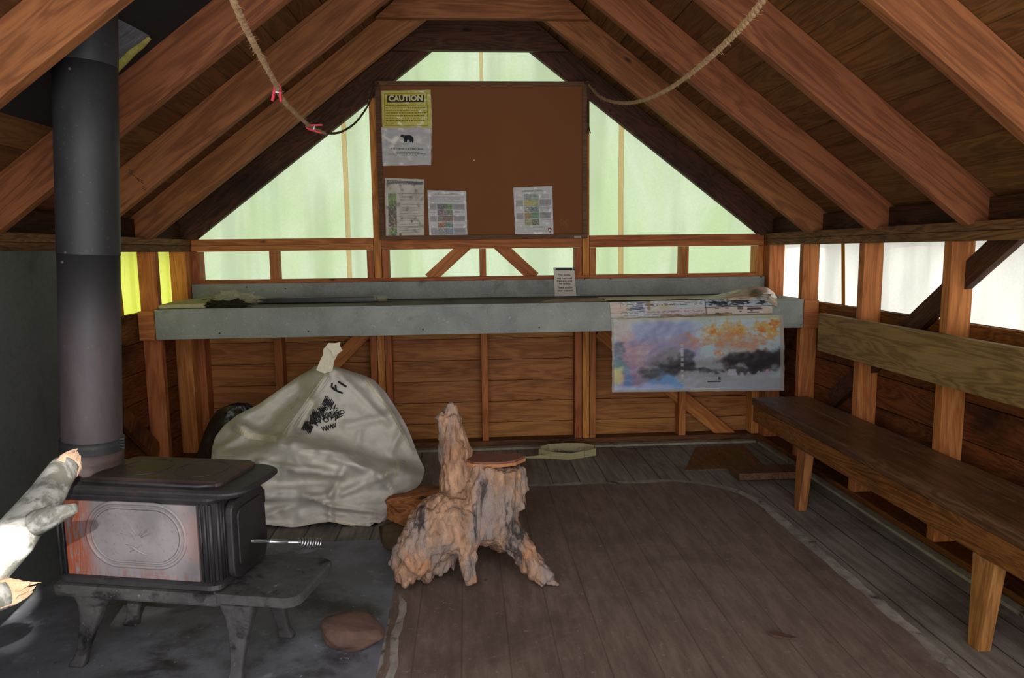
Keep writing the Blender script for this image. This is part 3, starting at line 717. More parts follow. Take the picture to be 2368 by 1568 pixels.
# ------------------------------------------------------------------ organic shapes
def fuse(name, parts, mat, voxel, disp=(), rid=0, label=None, cat=None, parent=None, smooth=True, dec=None):
    """join overlapping closed pieces into one continuous surface and roughen it"""
    b = MB()
    for p in parts: b.add(p.v, p.f)
    o = b.build(name, mat, smooth=smooth)
    m = o.modifiers.new('r', 'REMESH'); m.mode = 'VOXEL'; m.voxel_size = voxel; m.use_smooth_shade = smooth
    sm = o.modifiers.new('s', 'SMOOTH'); sm.iterations = 2; sm.factor = .5
    dg = bpy.context.evaluated_depsgraph_get(); me = bpy.data.meshes.new_from_object(o.evaluated_get(dg)); o.modifiers.clear(); o.data = me
    me.name = name
    if not me.materials: me.materials.append(mat)
    vn = [v.normal.copy() for v in me.vertices]
    for v, nn in zip(me.vertices, vn):
        p = v.co + o.location; d = .004 if rid else 0
        for sc, st, amp in disp:
            d += amp*noise.fractal(Vector((p.x*sc*st[0], p.y*sc*st[1], p.z*sc*st[2])), 1.0, 2.0, 4)
        d -= rid*(1-abs(noise.noise(Vector((p.x*34+3, p.y*34, p.z*9+noise.noise(p*8)*2)))))**4
        v.co += nn*d
    for p in me.polygons: p.use_smooth = smooth
    if label: tag(o, label, cat)
    return o

def barkmat(name):
    t = NT(name); v = t.obj()
    n1 = t.noise(t.scale(v, (1, 1, .45)), 22, 6, .65, .5); n2 = t.noise(t.scale(v, (1, 1, .5)), 6, 5, .6, .8); n3 = t.noise(t.scale(v, (1, 1, .35)), 9, 5, .62, 1.0)
    c = t.mix(t.rng(n1, .3, .7), srgb(128, 98, 78), srgb(190, 150, 120))
    c = t.mix(t.math('MULTIPLY', t.rng(n2, .44, .60), .85), c, srgb(140, 128, 122))
    c = t.mix(t.math('MULTIPLY', t.rng(t.noise(v, 5, 4, .6, .5), .54, .68), .75), c, srgb(184, 124, 80))
    c = t.mix(t.math('MULTIPLY', t.rng(n3, .57, .66), .9), c, srgb(52, 48, 50))
    c = t.mix(t.math('MULTIPLY', t.rng(t.noise(t.scale(v, (1, 1, .3)), 60, 5, .7), .58, .72), .6), c, srgb(84, 70, 62))
    t.bump(t.math('ADD', n1, t.noise(t.scale(v, (1, 1, .3)), 60, 5, .7)), .9, .010)
    return t.fin(c, .85, 0, .2)
M['bark'] = barkmat('stump_wood')
def P3(px, py, y): return ony(px, py, y)
def tb(pts, rad, n=16, flat=1.0): return MB().tube(pts, rad, n, flat=flat)
ST = 2.47
parts = [
 tb([P3(1122, 1252, ST), P3(1116, 1215, ST), P3(1128, 1150, ST), P3(1146, 1100, ST), P3(1150, 1074, ST)], [.06, .125, .128, .102, .094], 20),
 tb([P3(1066, 1190, ST+.02), P3(1056, 1120, ST+.02), P3(1050, 1050, ST+.02), P3(1040, 990, ST+.02), P3(1037, 958, ST+.02)], [.09, .078, .068, .056, .046], 16, .8),
 tb([P3(1046, 985, ST+.02), P3(1047, 950, ST+.02), P3(1049, 936, ST+.02)], [.034, .022, .010]),
 tb([P3(1020, 970, ST+.015), P3(1024, 956, ST+.01)], [.018, .012]),
 tb([P3(1085, 1180, ST-.02), P3(1045, 1205, ST-.06), P3(988, 1250, ST-.11), P3(950, 1292, ST-.14), P3(936, 1306, ST-.15)], [.09, .112, .095, .074, .066]),
 tb([P3(965, 1285, ST-.13), P3(938, 1325, ST-.16), P3(936, 1345, ST-.155)], [.06, .042, .026]),
 tb([P3(930, 1285, ST-.13), P3(910, 1312, ST-.14)], [.042, .024]),
 tb([P3(1010, 1262, ST-.05), P3(968, 1325, ST-.12)], [.066, .040]), tb([P3(1045, 1255, ST-.05), P3(1005, 1322, ST-.10)], [.06, .026]),
 tb([P3(1090, 1215, ST-.08), P3(1078, 1262, ST-.13), P3(1080, 1320, ST-.15), P3(1090, 1346, ST-.145)], [.065, .040, .031, .022]),
 tb([P3(1050, 1255, ST-.06), P3(1048, 1322, ST-.09)], [.026, .008]),
 tb([P3(1150, 1205, ST-.02), P3(1190, 1255, ST-.08), P3(1234, 1312, ST-.13), P3(1266, 1345, ST-.155)], [.075, .048, .041, .035]),
 tb([P3(1262, 1338, ST-.15), P3(1290, 1364, ST-.16)], [.028, .009]),
 tb([P3(1165, 1140, ST), P3(1196, 1160, ST-.03), P3(1205, 1178, ST-.03)], [.07, .042, .026]),
 tb([P3(1190, 1090, ST), P3(1198, 1140, ST-.01)], [.036, .040]),
 tb([P3(1150, 1205, ST+.06), P3(1165, 1245, ST+.16), P3(1170, 1275, ST+.24)], [.08, .055, .04]),
 tb([P3(1060, 1205, ST+.06), P3(1020, 1240, ST+.16), P3(1005, 1262, ST+.24)], [.08, .055, .045]),
]
# clip every lobe at the floor
for p in parts:
    for v in p.v: v.z = max(v.z, .010)
STUMP = thing('stump_chair', 'gnarled tree stump seat with splayed roots and an upright back stub', 'stump seat', (P3(1110, 1300, ST).x, ST, 0))
o = fuse('stump', parts, M['bark'], .0055, [(8, (1, 1, .6), .012), (24, (1, 1, .35), .006), (64, (1, 1, .4), .005), (130, (1, 1, .4), .0025)], .009)
for v in o.data.vertices:
    if v.co.z + o.location.z < .0065: v.co.z = .0065 - o.location.z
o.parent = STUMP; o.location = o.location - STUMP.location
ZT = P3(1150, 1062, ST).z
rim = [(1087, 1040), (1095, 1034), (1120, 1033), (1150, 1034), (1180, 1036), (1206, 1042), (1211, 1050), (1200, 1058), (1190, 1066), (1172, 1069), (1150, 1072), (1120, 1072), (1095, 1070), (1080, 1062), (1078, 1050)]
R_ = [onz(px, py, ZT) for px, py in rim]
cx = sum(p.x for p in R_)/len(R_); cy = ST
R_ = [Vector((p.x, cy+(p.y-sum(q.y for q in R_)/len(R_))*.62, ZT-.008)) for p in R_]
M['seat'] = speck('seat_slab', (104, 62, 50), (124, 80, 66), 30, [((150, 120, 106), 14, .66, .76, (1, 3, 1)), ((66, 40, 34), 8, .6, .75)], rough=.6, big=6)
so = MB().prism([q_+Vector((0, 0, .010)) for q_ in R_], (0, 0, .007)).build('seat', M['seat'], STUMP, bevel=.002); so['label'] = 'thin reddish flat seat slab with a jagged rim'
M['seatrim'] = speck('raw_rim', (176, 120, 78), (140, 92, 60), 60, rough=.9)
cc = sum(R_, Vector())/len(R_)
MB().prism([cc+(q_-cc)*(1.03+.02*noise.noise(q_*60))-Vector((0, 0, .003)) for q_ in R_], (0, 0, .0125)).build('seat_edge', M['seatrim'], STUMP, bevel=.003)['label'] = 'pale raw broken edge of the seat slab'

# split logs lying behind the stump
M['log'] = wood('split_log', (92, 54, 28), (156, 96, 52), 'x', .2, .5, ring=.8)
M['logbark'] = speck('log_bark', (84, 66, 46), (52, 40, 28), 26, rough=1, bump=1, bd=.01, big=8, stretch=(.5, 1, 1))
def splitlog(c, ax_, L, r, rot, label, seed, mat):
    th = Matrix.Rotation(ax_, 4, 'Z'); Mx = Matrix.Translation(c) @ th @ Matrix.Rotation(rot, 4, 'X')
    prof = [(-r, -.35*r), (-.5*r, -.62*r), (.2*r, -.66*r), (.85*r, -.4*r), (r, .05*r), (.45*r, .55*r), (-.1*r, .75*r), (-.75*r, .35*r)]
    b = MB(); n = len(prof); vs = []; K = 12
    for k in range(K+1):
        x = -L/2+L*k/K
        for (y, z) in prof:
            d = noise.noise_vector(Vector((x*9+seed, y*24, z*24)))*r*.34; tpr = 1-.35*abs(2*k/K-1)**3; y, z = y*tpr, z*tpr
            vs.append((x+d.x, y+d.y, z+d.z))
    fs = [(k*n+i, k*n+(i+1) % n, (k+1)*n+(i+1) % n, (k+1)*n+i) for k in range(K) for i in range(n)] + [tuple(range(n))[::-1], tuple(K*n+i for i in range(n))]
    o = b.add(vs, fs).build('firewood', mat, M=Mx, bevel=.0)
    return tag(o, label, 'firewood', 'split logs behind the stump')
A = P3(968, 1195, 2.72)
splitlog(Vector((A.x+.03, 2.74, .052)), .15, .36, .075, .1, 'dark split log on the floor behind the left root of the stump', 3, M['logbark'])
splitlog(Vector((P3(985, 1140, 2.72).x+.03, 2.75, .160)), .25, .36, .088, .35, 'orange-brown split log lying uppermost between the sack and the stump', 8, M['log'])

# rock
b = MB(); bm_ = bmesh.new(); bmesh.ops.create_icosphere(bm_, subdivisions=5, radius=1)
A, B = onz(737, 1490, .03), onz(884, 1490, .03); cxr = (A.x+B.x)/2; wr = (B.x-A.x)/2
vs = []
for v in bm_.verts:
    p = v.co.copy(); d = 1+.16*noise.noise(p*1.3+Vector((2, 5, 1)))+.05*noise.fractal(p*3+Vector((7, 1, 2)), 1, 2, 4)
    q = Vector((p.x*d, p.y*d, p.z*d))
    if q.z > .45: q.z = .45+(q.z-.45)*.35
    hgt = .062*(1-.38*max(0, q.x))
    q = Vector((q.x*wr, q.y*wr*.72, q.z*hgt+.047*(1-.3*max(0, q.x))))
    q.z = max(q.z, .0006)
    vs.append(Vector((cxr, 2.005, .0046))+q)
b.add(vs, [tuple(v.index for v in f.verts) for f in bm_.faces]); bm_.free()
M['rock'] = speck('rock_skin', (84, 64, 55), (102, 76, 63), 24, [((96, 76, 66), 7, .5, .66), ((124, 84, 62), 10, .62, .74), ((78, 56, 46), 60, .64, .74)], rough=.85, bump=.5, bd=.005, big=9)
tag(b.build('rock', M['rock'], smooth=True), 'rounded reddish brown rock on the grey pad in front of the stump', 'rock')
# bark chips on the sheet
M['chip'] = speck('chip_wood', (86, 62, 50), (58, 44, 38), 60, rough=.9)
def chip(px, py, L, w, a, lab):
    c = onz(px, py, .0062); Mx = Matrix.Translation(c) @ Matrix.Rotation(a, 4, 'Z')
    pts = [(-L, 0), (-L*.4, w), (L*.3, w*.7), (L, w*.2), (L*.6, -w*.8), (-L*.5, -w)]
    o = MB().prism([(x, y, 0) for x, y in pts], (0, 0, w*.5)).build('wood_chip', M['chip'], M=Mx, bevel=.001)
    tag(o, lab, 'wood chip', 'wood chips on the floor')
chip(1808, 1472, .045, .013, -.5, 'dark bark chip at the bottom right of the brown floor sheet')
chip(1124, 1342, .006, .005, .3, 'tiny pale chip on the floor sheet between the stump roots')
chip(1880, 1254, .018, .006, .2, 'small dark chip at the right edge of the brown floor sheet')

# ------------------------------------------------------------------ birch logs
def birchmat():
    t = NT('birch_bark'); v = t.obj()
    n1 = t.noise(t.scale(v, (1, 1, 1)), 14, 5, .65, .6); n2 = t.noise(v, 32, 5, .7)
    c = t.mix(t.rng(n1, .42, .6), srgb(176, 174, 168), srgb(112, 110, 100))
    c = t.mix(t.math('MULTIPLY', t.rng(n2, .55, .7), .7), c, srgb(72, 70, 62))
    t.bump(n2, .4, .004); return t.fin(c, .75, 0, .3)
M['birch'] = birchmat(); M['cut'] = speck('fresh_cut_wood', (214, 170, 134), (236, 204, 176), 30, rough=.9, bump=.6, bd=.006, big=10)
def birch(pts, rads, label, stub=None):
    P = []; RR = []
    for i in range(len(pts)-1):
        for k in range(6):
            f = k/6; P.append(pts[i].lerp(pts[i+1], f)); RR.append(rads[i]*(1-f)+rads[i+1]*f)
    P.append(pts[-1]); RR.append(rads[-1])
    b = MB().tube(P, RR, 20)
    for i, v in enumerate(b.v): b.v[i] = v+noise.noise_vector(v*14)*.006
    if stub: b.tube(stub[0], stub[1], 12)
    o = b.build('birch_log', M['birch'], smooth=True); tag(o, label, 'birch log', 'birch logs at the left edge')
    T = (pts[-1]-pts[-2]).normalized(); e = pts[-1]
    vs = []; nb = 22; a_ = T.cross(Vector((0, 0, 1))).normalized(); c_ = T.cross(a_)
    q = MB()
    rings = []
    for j, (rr, dd) in enumerate(((1.0, -.012), (.93, .010), (.70, .028), (.4, .036), (.12, .040))):
        for k in range(nb):
            a = 2*PI*k/nb; jag = .5+.9*noise.noise(Vector((k*.9, j*.7, rads[-1]*90)))
            rings.append(e + (a_*math.cos(a)+c_*math.sin(a))*rads[-1]*.96*rr*(1+.12*math.sin(3*a)) + T*dd*(.6+jag))
    fs = [(j*nb+k, j*nb+(k+1) % nb, (j+1)*nb+(k+1) % nb, (j+1)*nb+k) for j in range(4) for k in range(nb)] + [tuple(range(nb))[::-1], tuple(4*nb+k for k in range(nb))]
    q.add(rings, fs).build('cut_end', M['cut'], o, smooth=False)['label'] = 'pale chewed wood at the cut end'
    return o
b00, b0, b1, b2, b3 = Vector((-1.44, 1.60, .062)), ony(-45, 1325, 1.60), ony(28, 1252, 1.63), ony(104, 1145, 1.75), ony(153, 1080, 1.84)

birch([b00, b0, b1, b2, b3], [.054, .051, .048, .040, .033], 'sunlit birch log leaning up to the left end of the stove lid',
      ([ony(70, 1215, 1.66), ony(115, 1196, 1.64), ony(172, 1176, 1.62)], [.032, .026, .012]))
c0, c1, c2 = Vector((-1.36, 1.16, .042)), ony(-90, 1400, 1.36), ony(8, 1374, 1.42)

birch([c0, c1, c2], [.038, .035, .030], 'short sunlit birch piece with a frayed end, below the leaning birch log')

# ------------------------------------------------------------------ white sack
def interp(rows, py):
    for a, c in zip(rows, rows[1:]):
        if a[0] <= py <= c[0]:
            f = (py-a[0])/(c[0]-a[0]); return [a[k]*(1-f)+c[k]*f for k in range(1, len(a))]
    return list(rows[0][1:]) if py < rows[0][0] else list(rows[-1][1:])
SROWS = [(846, 728, 768), (855, 718, 800), (868, 694, 842), (880, 676, 866), (905, 640, 890), (935, 598, 910), (960, 548, 926), (985, 517, 940), (1010, 498, 951), (1035, 490, 960), (1060, 488, 970), (1085, 486, 982), (1100, 486, 974), (1135, 488, 921), (1160, 490, 915), (1200, 495, 910), (1222, 500, 906)]
def bottom(px):      # wavy hem on the floor
    pts = [(480, 1205), (560, 1212), (620, 1214), (680, 1221), (720, 1212), (762, 1206), (800, 1214), (850, 1221), (925, 1223)]
    return interp([(a, c) for a, c in pts], px)[0]
RIDGES = [((549, 984), (644, 1016), 12, .035), ((600, 1070), (790, 1100), 9, .022), ((791, 1142), (926, 1080), 10, .022), ((617, 1154), (767, 1146), 9, .02),
          ((620, 1190), (764, 1140), 10, .014), ((764, 1143), (764, 1205), 8, .014), ((794, 1085), (770, 1133), 9, .022), ((754, 873), (660, 1008), 9, .022),
          ((800, 985), (905, 960), 12, .018), ((832, 1000), (822, 1050), 8, .012), ((790, 870), (900, 980), 10, .014), ((905, 1045), (925, 1000), 9, .015),
          ((770, 1060), (840, 1085), 12, .02), ((690, 905), (600, 985), 26, -.06), ((720, 930), (690, 985), 14, -.03), ((610, 1030), (720, 1045), 14, -.02), ((700, 1110), (840, 1120), 12, -.016),
          ((640, 1120), (760, 1112), 8, -.014), ((560, 1010), (500, 1040), 10, .02), ((800, 1165), (900, 1150), 10, .012), ((850, 1190), (780, 1185), 10, -.012), ((870, 900), (950, 1040), 9, .012)]
def segd(px, py, a, c):
    ax_, ay = a; dx, dy = c[0]-ax_, c[1]-ay; L2 = dx*dx+dy*dy
    f = max(0, min(1, ((px-ax_)*dx+(py-ay)*dy)/L2)); return math.hypot(px-ax_-f*dx, py-ay-f*dy), f
def valley(px): return interp([(480, 1052), (575, 1040), (675, 1012), (780, 1035), (890, 1072), (990, 1095)], px)[0]
def sackY(px, py, s):
    vy = valley(px); k = 1/(1+math.exp(-(py-vy)/7))
    upY = 3.32-(py-850)/(1040-850)*.17
    loY = 2.96-(py-1040)/180*.02
    y = upY*(1-k)+loY*k
    y += .16*abs(s)**3.2*(1 if s < 0 else .8)
    for a, c, w, amp in RIDGES:
        d, f = segd(px, py, a, c)
        if d < w*3: y -= 2.3*amp*math.exp(-(d/w)**2)
    for sx_, sy_, am in ((.0065, .015, .065*(.10+.9*k)), (.018, .028, .016*(.35+.65*k))):
        nn_ = noise.noise(Vector((px*sx_+py*.004+sx_*600, py*sy_-px*.003, sx_*500)))
        y -= am*(1-min(1, abs(nn_)*2.6))**2
    y -= .022*noise.fractal(Vector((px*.012, py*.016, 1.7)), 1, 2, 3) + .006*noise.fractal(Vector((px*.05, py*.05, 6)), 1, 2, 3)
    return y
def sackP(px, py, off=0):
    l, r = interp(SROWS, min(py, 1222)); s = max(-1, min(1, (px-l)/(r-l)*2-1))
    p = ony(px, py, sackY(px, py, s)-off); return p
SACK = thing('canvas_sack', 'big slumped off-white canvas sack on the floor between stove and stump', 'sack', (ony(720, 1215, 3.0).x, 3.05, 0))
b = MB(); NU, NV = 110, 96
pix = []
for j in range(NV+1):
    pyj = 846+(1222-846)*j/NV
    l, r = interp(SROWS, pyj)
    for i in range(NU+1):
        s = -1+2*i/NU; s2 = math.sin(s*PI/2)*.55+s*.45
        px = (l+r)/2+(r-l)/2*s2; py = 846+(bottom(px)-846)*j/NV if j > 60 else pyj
        if j > 60:
            f = (j-60)/(NV-60); py = pyj*(1-f)+(1222+(bottom(px)-1222))*f
        p = ony(px, py, sackY(px, py, s2)); p.z = max(p.z, .0065 if p.x > -.262 else .004); pix.append(p)
front = len(pix); w = NU+1
fs = [(j*w+i, j*w+i+1, (j+1)*w+i+1, (j+1)*w+i) for j in range(NV) for i in range(NU)]
backv = []
for j in range(NV+1):
    a, c = pix[j*w], pix[j*w+NU]
    for i in range(NU+1):
        s = -1+2*i/NU; p = a.lerp(c, i/NU)
        p = Vector((p.x, max(p.y, pix[j*w+i].y+.004)+.20*(1-s*s)*min(1, j/20), max(p.z, .0065))); backv.append(p)
fs += [(front+j*w+i, front+(j+1)*w+i, front+(j+1)*w+i+1, front+j*w+i+1) for j in range(NV) for i in range(NU)]
fs += [(j*w, (j+1)*w, front+(j+1)*w, front+j*w) for j in range(NV)] + [(j*w+NU, front+j*w+NU, front+(j+1)*w+NU, (j+1)*w+NU) for j in range(NV)]
fs += [(i, front+i, front+i+1, i+1) for i in range(NU)] + [(NV*w+i, NV*w+i+1, front+NV*w+i+1, front+NV*w+i) for i in range(NU)]
b.add(pix+backv, fs)
M['sack'] = speck('sack_canvas', (206, 201, 190), (186, 179, 165), 14, [((120, 108, 86), 9, .63, .78), ((98, 88, 74), 40, .70, .8)], rough=.9, bump=.12, bd=.003, big=5, spec=.15)
b.build('sack_body', M['sack'], SACK, smooth=True)
M['webbing'] = speck('cream_webbing', (222, 213, 188), (200, 188, 156), 120, [((110, 96, 70), 20, .62, .75)], rough=.95, bump=.2)
def onsack(name, pts, wpx, mat, th=.003, off=.004):
    b_ = MB(); P = []; W = []
    seq = []
    for a, c in zip(pts, pts[1:]):
        n_ = max(2, int(math.hypot(c[0]-a[0], c[1]-a[1])/5)); seq += [(a[0]+(c[0]-a[0])*k/n_, a[1]+(c[1]-a[1])*k/n_) for k in range(n_)]
    seq.append(pts[-1])
    for i, (x, y) in enumerate(seq):
        x2, y2 = seq[min(i+1, len(seq)-1)]; x1, y1 = seq[max(i-1, 0)]; L = math.hypot(x2-x1, y2-y1) or 1
        nx, ny = -(y2-y1)/L*wpx/2, (x2-x1)/L*wpx/2
        A_, B_ = sackP(x-nx, y-ny, off), sackP(x+nx, y+ny, off)
        P.append((A_+B_)/2); W.append(B_-A_)
    return b_.ribbon(P, W, th).build(name, mat, SACK, smooth=False)
onsack('seam_band', [(756, 872), (705, 942), (658, 1009)], 13, M['webbing'])
onsack('seam_band', [(921, 1066), (914, 1130), (908, 1216)], 8, M['webbing'])
onsack('seam_band', [(895, 1090), (892, 1150), (888, 1214)], 6, M['webbing'])
onsack('seam_band', [(845, 877), (905, 955), (945, 1030)], 6, M['webbing'])
onsack('seam_band', [(545, 988), (575, 1008), (640, 1016)], 14, M['webbing'])
onsack('hem', [(770, 1203), (850, 1217), (904, 1218)], 5, M['webbing'])
# lifting loop
def strip_poly(name, poly, y0, y1, th):
    ys = [q_[1] for q_ in poly]; lo, hi = min(ys), max(ys)
    F_ = [ony(x, y, y0+(y1-y0)*(hi-y)/(hi-lo)) for x, y in poly]
    MB().prism(F_, (0, th, 0)).build(name, M['webbing'], SACK, bevel=.001)
strip_poly('lifting_loop', [(731, 856), (750, 864), (769, 858), (772, 836), (780, 822), (770, 806), (758, 800), (748, 806), (746, 822), (738, 838)], 3.262, 3.232, .006)
strip_poly('lifting_loop', [(752, 802), (760, 793), (774, 794), (787, 791), (786, 800), (792, 811), (780, 820), (770, 826), (766, 812)], 3.222, 3.212, .006)
# black felt-pen scribble
M['ink'] = speck('black_ink', (36, 34, 36), (50, 47, 48), 60, rough=.9)
random.seed(11)
b = MB()
def stroke(pts, wpx=2.2):
    P = []; W = []
    seq = []
    for a, c in zip(pts, pts[1:]):
        n_ = max(2, int(math.hypot(c[0]-a[0], c[1]-a[1])/3)); seq += [(a[0]+(c[0]-a[0])*k/n_, a[1]+(c[1]-a[1])*k/n_) for k in range(n_)]
    seq.append(pts[-1])
    for i, (x, y) in enumerate(seq):
        x2, y2 = seq[min(i+1, len(seq)-1)]; x1, y1 = seq[max(i-1, 0)]; L = math.hypot(x2-x1, y2-y1) or 1
        nx, ny = -(y2-y1)/L*wpx/2, (x2-x1)/L*wpx/2
        A_, B_ = sackP(x-nx, y-ny, .0045), sackP(x+nx, y+ny, .0045); P.append((A_+B_)/2); W.append(B_-A_)
    b.ribbon(P, W, .001)
def q(x, y): return (430+x/3.267, 760+y/3.267)
def zig(cx_, cy_, w_, h_, ang, n_):
    pts = []
    for k in range(n_):
        u_ = (k/(n_-1)-.5)*w_; v_ = (.5 if k % 2 else -.5)*h_*random.uniform(.8, 1.15)
        pts.append(q(cx_+u_*math.cos(ang)-v_*math.sin(ang), cy_+u_*math.sin(ang)+v_*math.cos(ang)))
    stroke(pts, 1.9)
zig(1075, 560, 80, 75, .5, 14); zig(1035, 610, 60, 60, -.6, 10); zig(985, 650, 70, 70, .4, 11); zig(920, 745, 75, 70, .5, 14)
zig(1080, 745, 110, 40, -.3, 13); zig(1090, 660, 120, 70, .2, 9); zig(1010, 690, 110, 60, -.7, 8); zig(1145, 650, 60, 60, .9, 7); zig(960, 690, 50, 70, .1, 8)
for cx_, cy_, r_ in ((1103, 650, 26), (1060, 690, 18), (925, 730, 28), (985, 680, 34), (1180, 630, 16)):
    stroke([q(cx_+r_*math.cos(k*.6), cy_+r_*math.sin(k*.6)*.9) for k in range(12)], 1.8)
stroke([q(1095, 600), q(1150, 600)], 2); stroke([q(1130, 575), q(1115, 620)], 2)
b.build('ink_scribble', M['ink'], SACK)
b = MB()
for pts in ([(1105, 410), (1100, 440), (1150, 475)], [(1100, 440), (1125, 465), (1185, 488)], [(1130, 425), (1135, 470)], [(1150, 400), (1212, 440)]):
    stroke([q(*p) for p in pts], 4.2)
b.build('ink_letter', M['ink'], SACK)

# dark plastic bag behind the sack
b = MB()
bag = [(938, 530, 575), (950, 500, 600), (975, 484, 620), (1000, 472, 620), (1030, 462, 620), (1060, 452, 620), (1120, 445, 620)]
def bagf(u, v):
    py = 938+182*v; l, r = interp(bag, py); s = -1+2*u; px = (l+r)/2+(r-l)/2*s
    y = 3.60-.16*math.sqrt(max(0, 1-s*s*.98))*min(1, .3+v) + .03*noise.fractal(Vector((px*.03, py*.03, 2)), 1, 2, 3)
    p = ony(px, py, y); p.z = max(p.z, .001); return p
b.grid(bagf, 40, 30)
n0 = len(b.v); b.v += [Vector((v.x, 3.62+(3.60-v.y)*.3, v.z)) for v in b.v]; b.f += [tuple(i+n0 for i in f)[::-1] for f in b.f]
M['bag'] = speck('black_plastic', (40, 37, 34), (58, 54, 50), 20, rough=.22, spec=.6, bump=.6, bd=.01, big=9)
tag(b.build('plastic_bag', M['bag'], smooth=True), 'dark crumpled plastic bag on the floor behind the left side of the white sack', 'plastic bag')
# pale scrap on the floor in the back left corner, seen just over the stove lid
c = onz(392, 1046, .03)
b = MB().tube([Vector((c.x-.075, c.y, .012)), Vector((c.x-.06, c.y, .034)), Vector((c.x, c.y-.01, .036)), Vector((c.x+.06, c.y, .028)), Vector((c.x+.11, c.y+.01, .012))], [.008, .022, .026, .02, .01], 12)
for v in b.v: v.z = max(v.z, .001)
tag(b.build('crumpled_paper', speck('cream_scrap', (176, 170, 150), (150, 144, 122), 40), smooth=True), 'small pale crumpled scrap on the floor behind the stove lid, by the left corner post', 'paper')

# webbing strap on the floor by the back wall
M['strap'] = speck('olive_strap', (172, 162, 122), (142, 132, 92), 120, [((80, 72, 46), 14, .58, .74)], rough=.95, bump=.2)
yS = 3.93
P = []; W = []
def sp_(px, py, y): return ony(px, py, y)
up_ = Vector((0, 0, 1))
path = [(1198, 1060, 3.86, .010), (1225, 1060, 3.85, .012), (1258, 1060, 3.84, .022), (1280, 1057, 3.83, .035), (1310, 1056, 3.81, .035), (1345, 1056, 3.83, .034), (1378, 1048, 3.87, .042), (1374, 1040, 3.93, .042), (1350, 1038, 3.97, .045),
        (1310, 1036, 3.985, .045), (1270, 1036, 3.975, .045), (1250, 1040, 3.93, .045), (1246, 1046, 3.88, .044), (1275, 1052, 3.83, .040), (1315, 1060, 3.80, .036), (1350, 1056, 3.83, .040), (1368, 1044, 3.90, .044)]
C0 = []
for px, py, y, w_ in path:
    x = ony(px, 1045, y).x; C0.append((Vector((x, y, w_/2+.001)), w_))
PP = []; WW = []
for i in range(len(C0)-1):
    for k in range(5):
        f = k/5; PP.append(C0[i][0].lerp(C0[i+1][0], f)); WW.append(Vector((0, .004*math.sin(i), 1)).normalized()*(C0[i][1]*(1-f)+C0[i+1][1]*f))
tag(MB().ribbon(PP, WW, .003).build('webbing_strap', M['strap'], smooth=False), 'looped olive webbing strap lying on the floor along the back wall', 'strap')
# ------------------------------------------------------------------ bulletin board
def text(body, size, mat, parent, origin, ux, uy, bold=0, align='CENTER', name='lettering', fit=None, spacing=1.0, offset=0):
    cu_ = bpy.data.curves.new('txt', 'FONT'); cu_.body = body; cu_.size = size; cu_.align_x = align; cu_.offset = offset; cu_.space_character = spacing; cu_.space_line = .95; cu_.resolution_u = 3
    to = bpy.data.objects.new('txt', cu_); COL.objects.link(to)
    dg = bpy.context.evaluated_depsgraph_get(); me = bpy.data.meshes.new_from_object(to.evaluated_get(dg))
    bpy.data.objects.remove(to)
    xs = [v.co.x for v in me.vertices]; k = 1.0
    if fit and xs: k = fit/(max(xs)-min(xs))
    ux, uy = Vector(ux).normalized(), Vector(uy).normalized(); inv = wm(parent).inverted(); nz = ux.cross(uy)
    for v in me.vertices: v.co = inv @ (Vector(origin) + ux*v.co.x*k + uy*v.co.y*(k if fit else 1))
    me.materials.append(mat); me.name = name
    o = bpy.data.objects.new(name, me); COL.objects.link(o); o.parent = parent; return o
YF = D-.062
XB0, XB1, ZB0, ZB1 = -.478, .690, 1.217, 2.076
board = thing('bulletin_board', 'large brown bulletin board in a thin wooden frame on the gable wall', 'bulletin board', ((XB0+XB1)/2, YF, ZB0))
MB().box(XB0+.01, XB1-.01, YF+.012, YF+.045, ZB0+.01, ZB1-.01).build('pin_surface', M['cork'], board)
for a in ((XB0, XB1, ZB0, ZB0+.026), (XB0, XB1, ZB1-.024, ZB1), (XB0, XB0+.028, ZB0+.0265, ZB1-.0245), (XB1-.028, XB1, ZB0+.0265, ZB1-.0245)):
    MB().box(a[0], a[1], YF, YF+.05, a[2], a[3]).build('frame_strip', M['frame'], board, bevel=.002)
M['plate_w'] = speck('pale_tag', (176, 168, 152), (140, 130, 112), 80)
A, B = ony(1328, 551, YF), ony(1344, 545, YF)
MB().box(A.x, B.x, YF-.0008, YF+.0005, A.z, B.z).build('small_tag', M['plate_w'], board)
M['scratch'] = speck('pale_scratch', (138, 86, 46), (130, 80, 42), 80)
text('SK', .045, M['scratch'], board, ony(1303, 521, YF+.0116), (1, 0, 0), (0, 0, 1), name='scratched_letters')
YP = YF+.0105
M['pin'] = speck('white_pin', (214, 210, 200), (190, 186, 176), 40, rough=.4)
p_ = ony(1096, 371, YP); tag(MB().lathe([(.003, 0), (.0045, .002), (.004, .006), (.0015, .008)], 12, p_, Matrix.Rotation(PI/2, 3, 'X')).build('push_pin', M['pin'], smooth=True), 'single white push pin in the bare middle of the bulletin board', 'push pin')

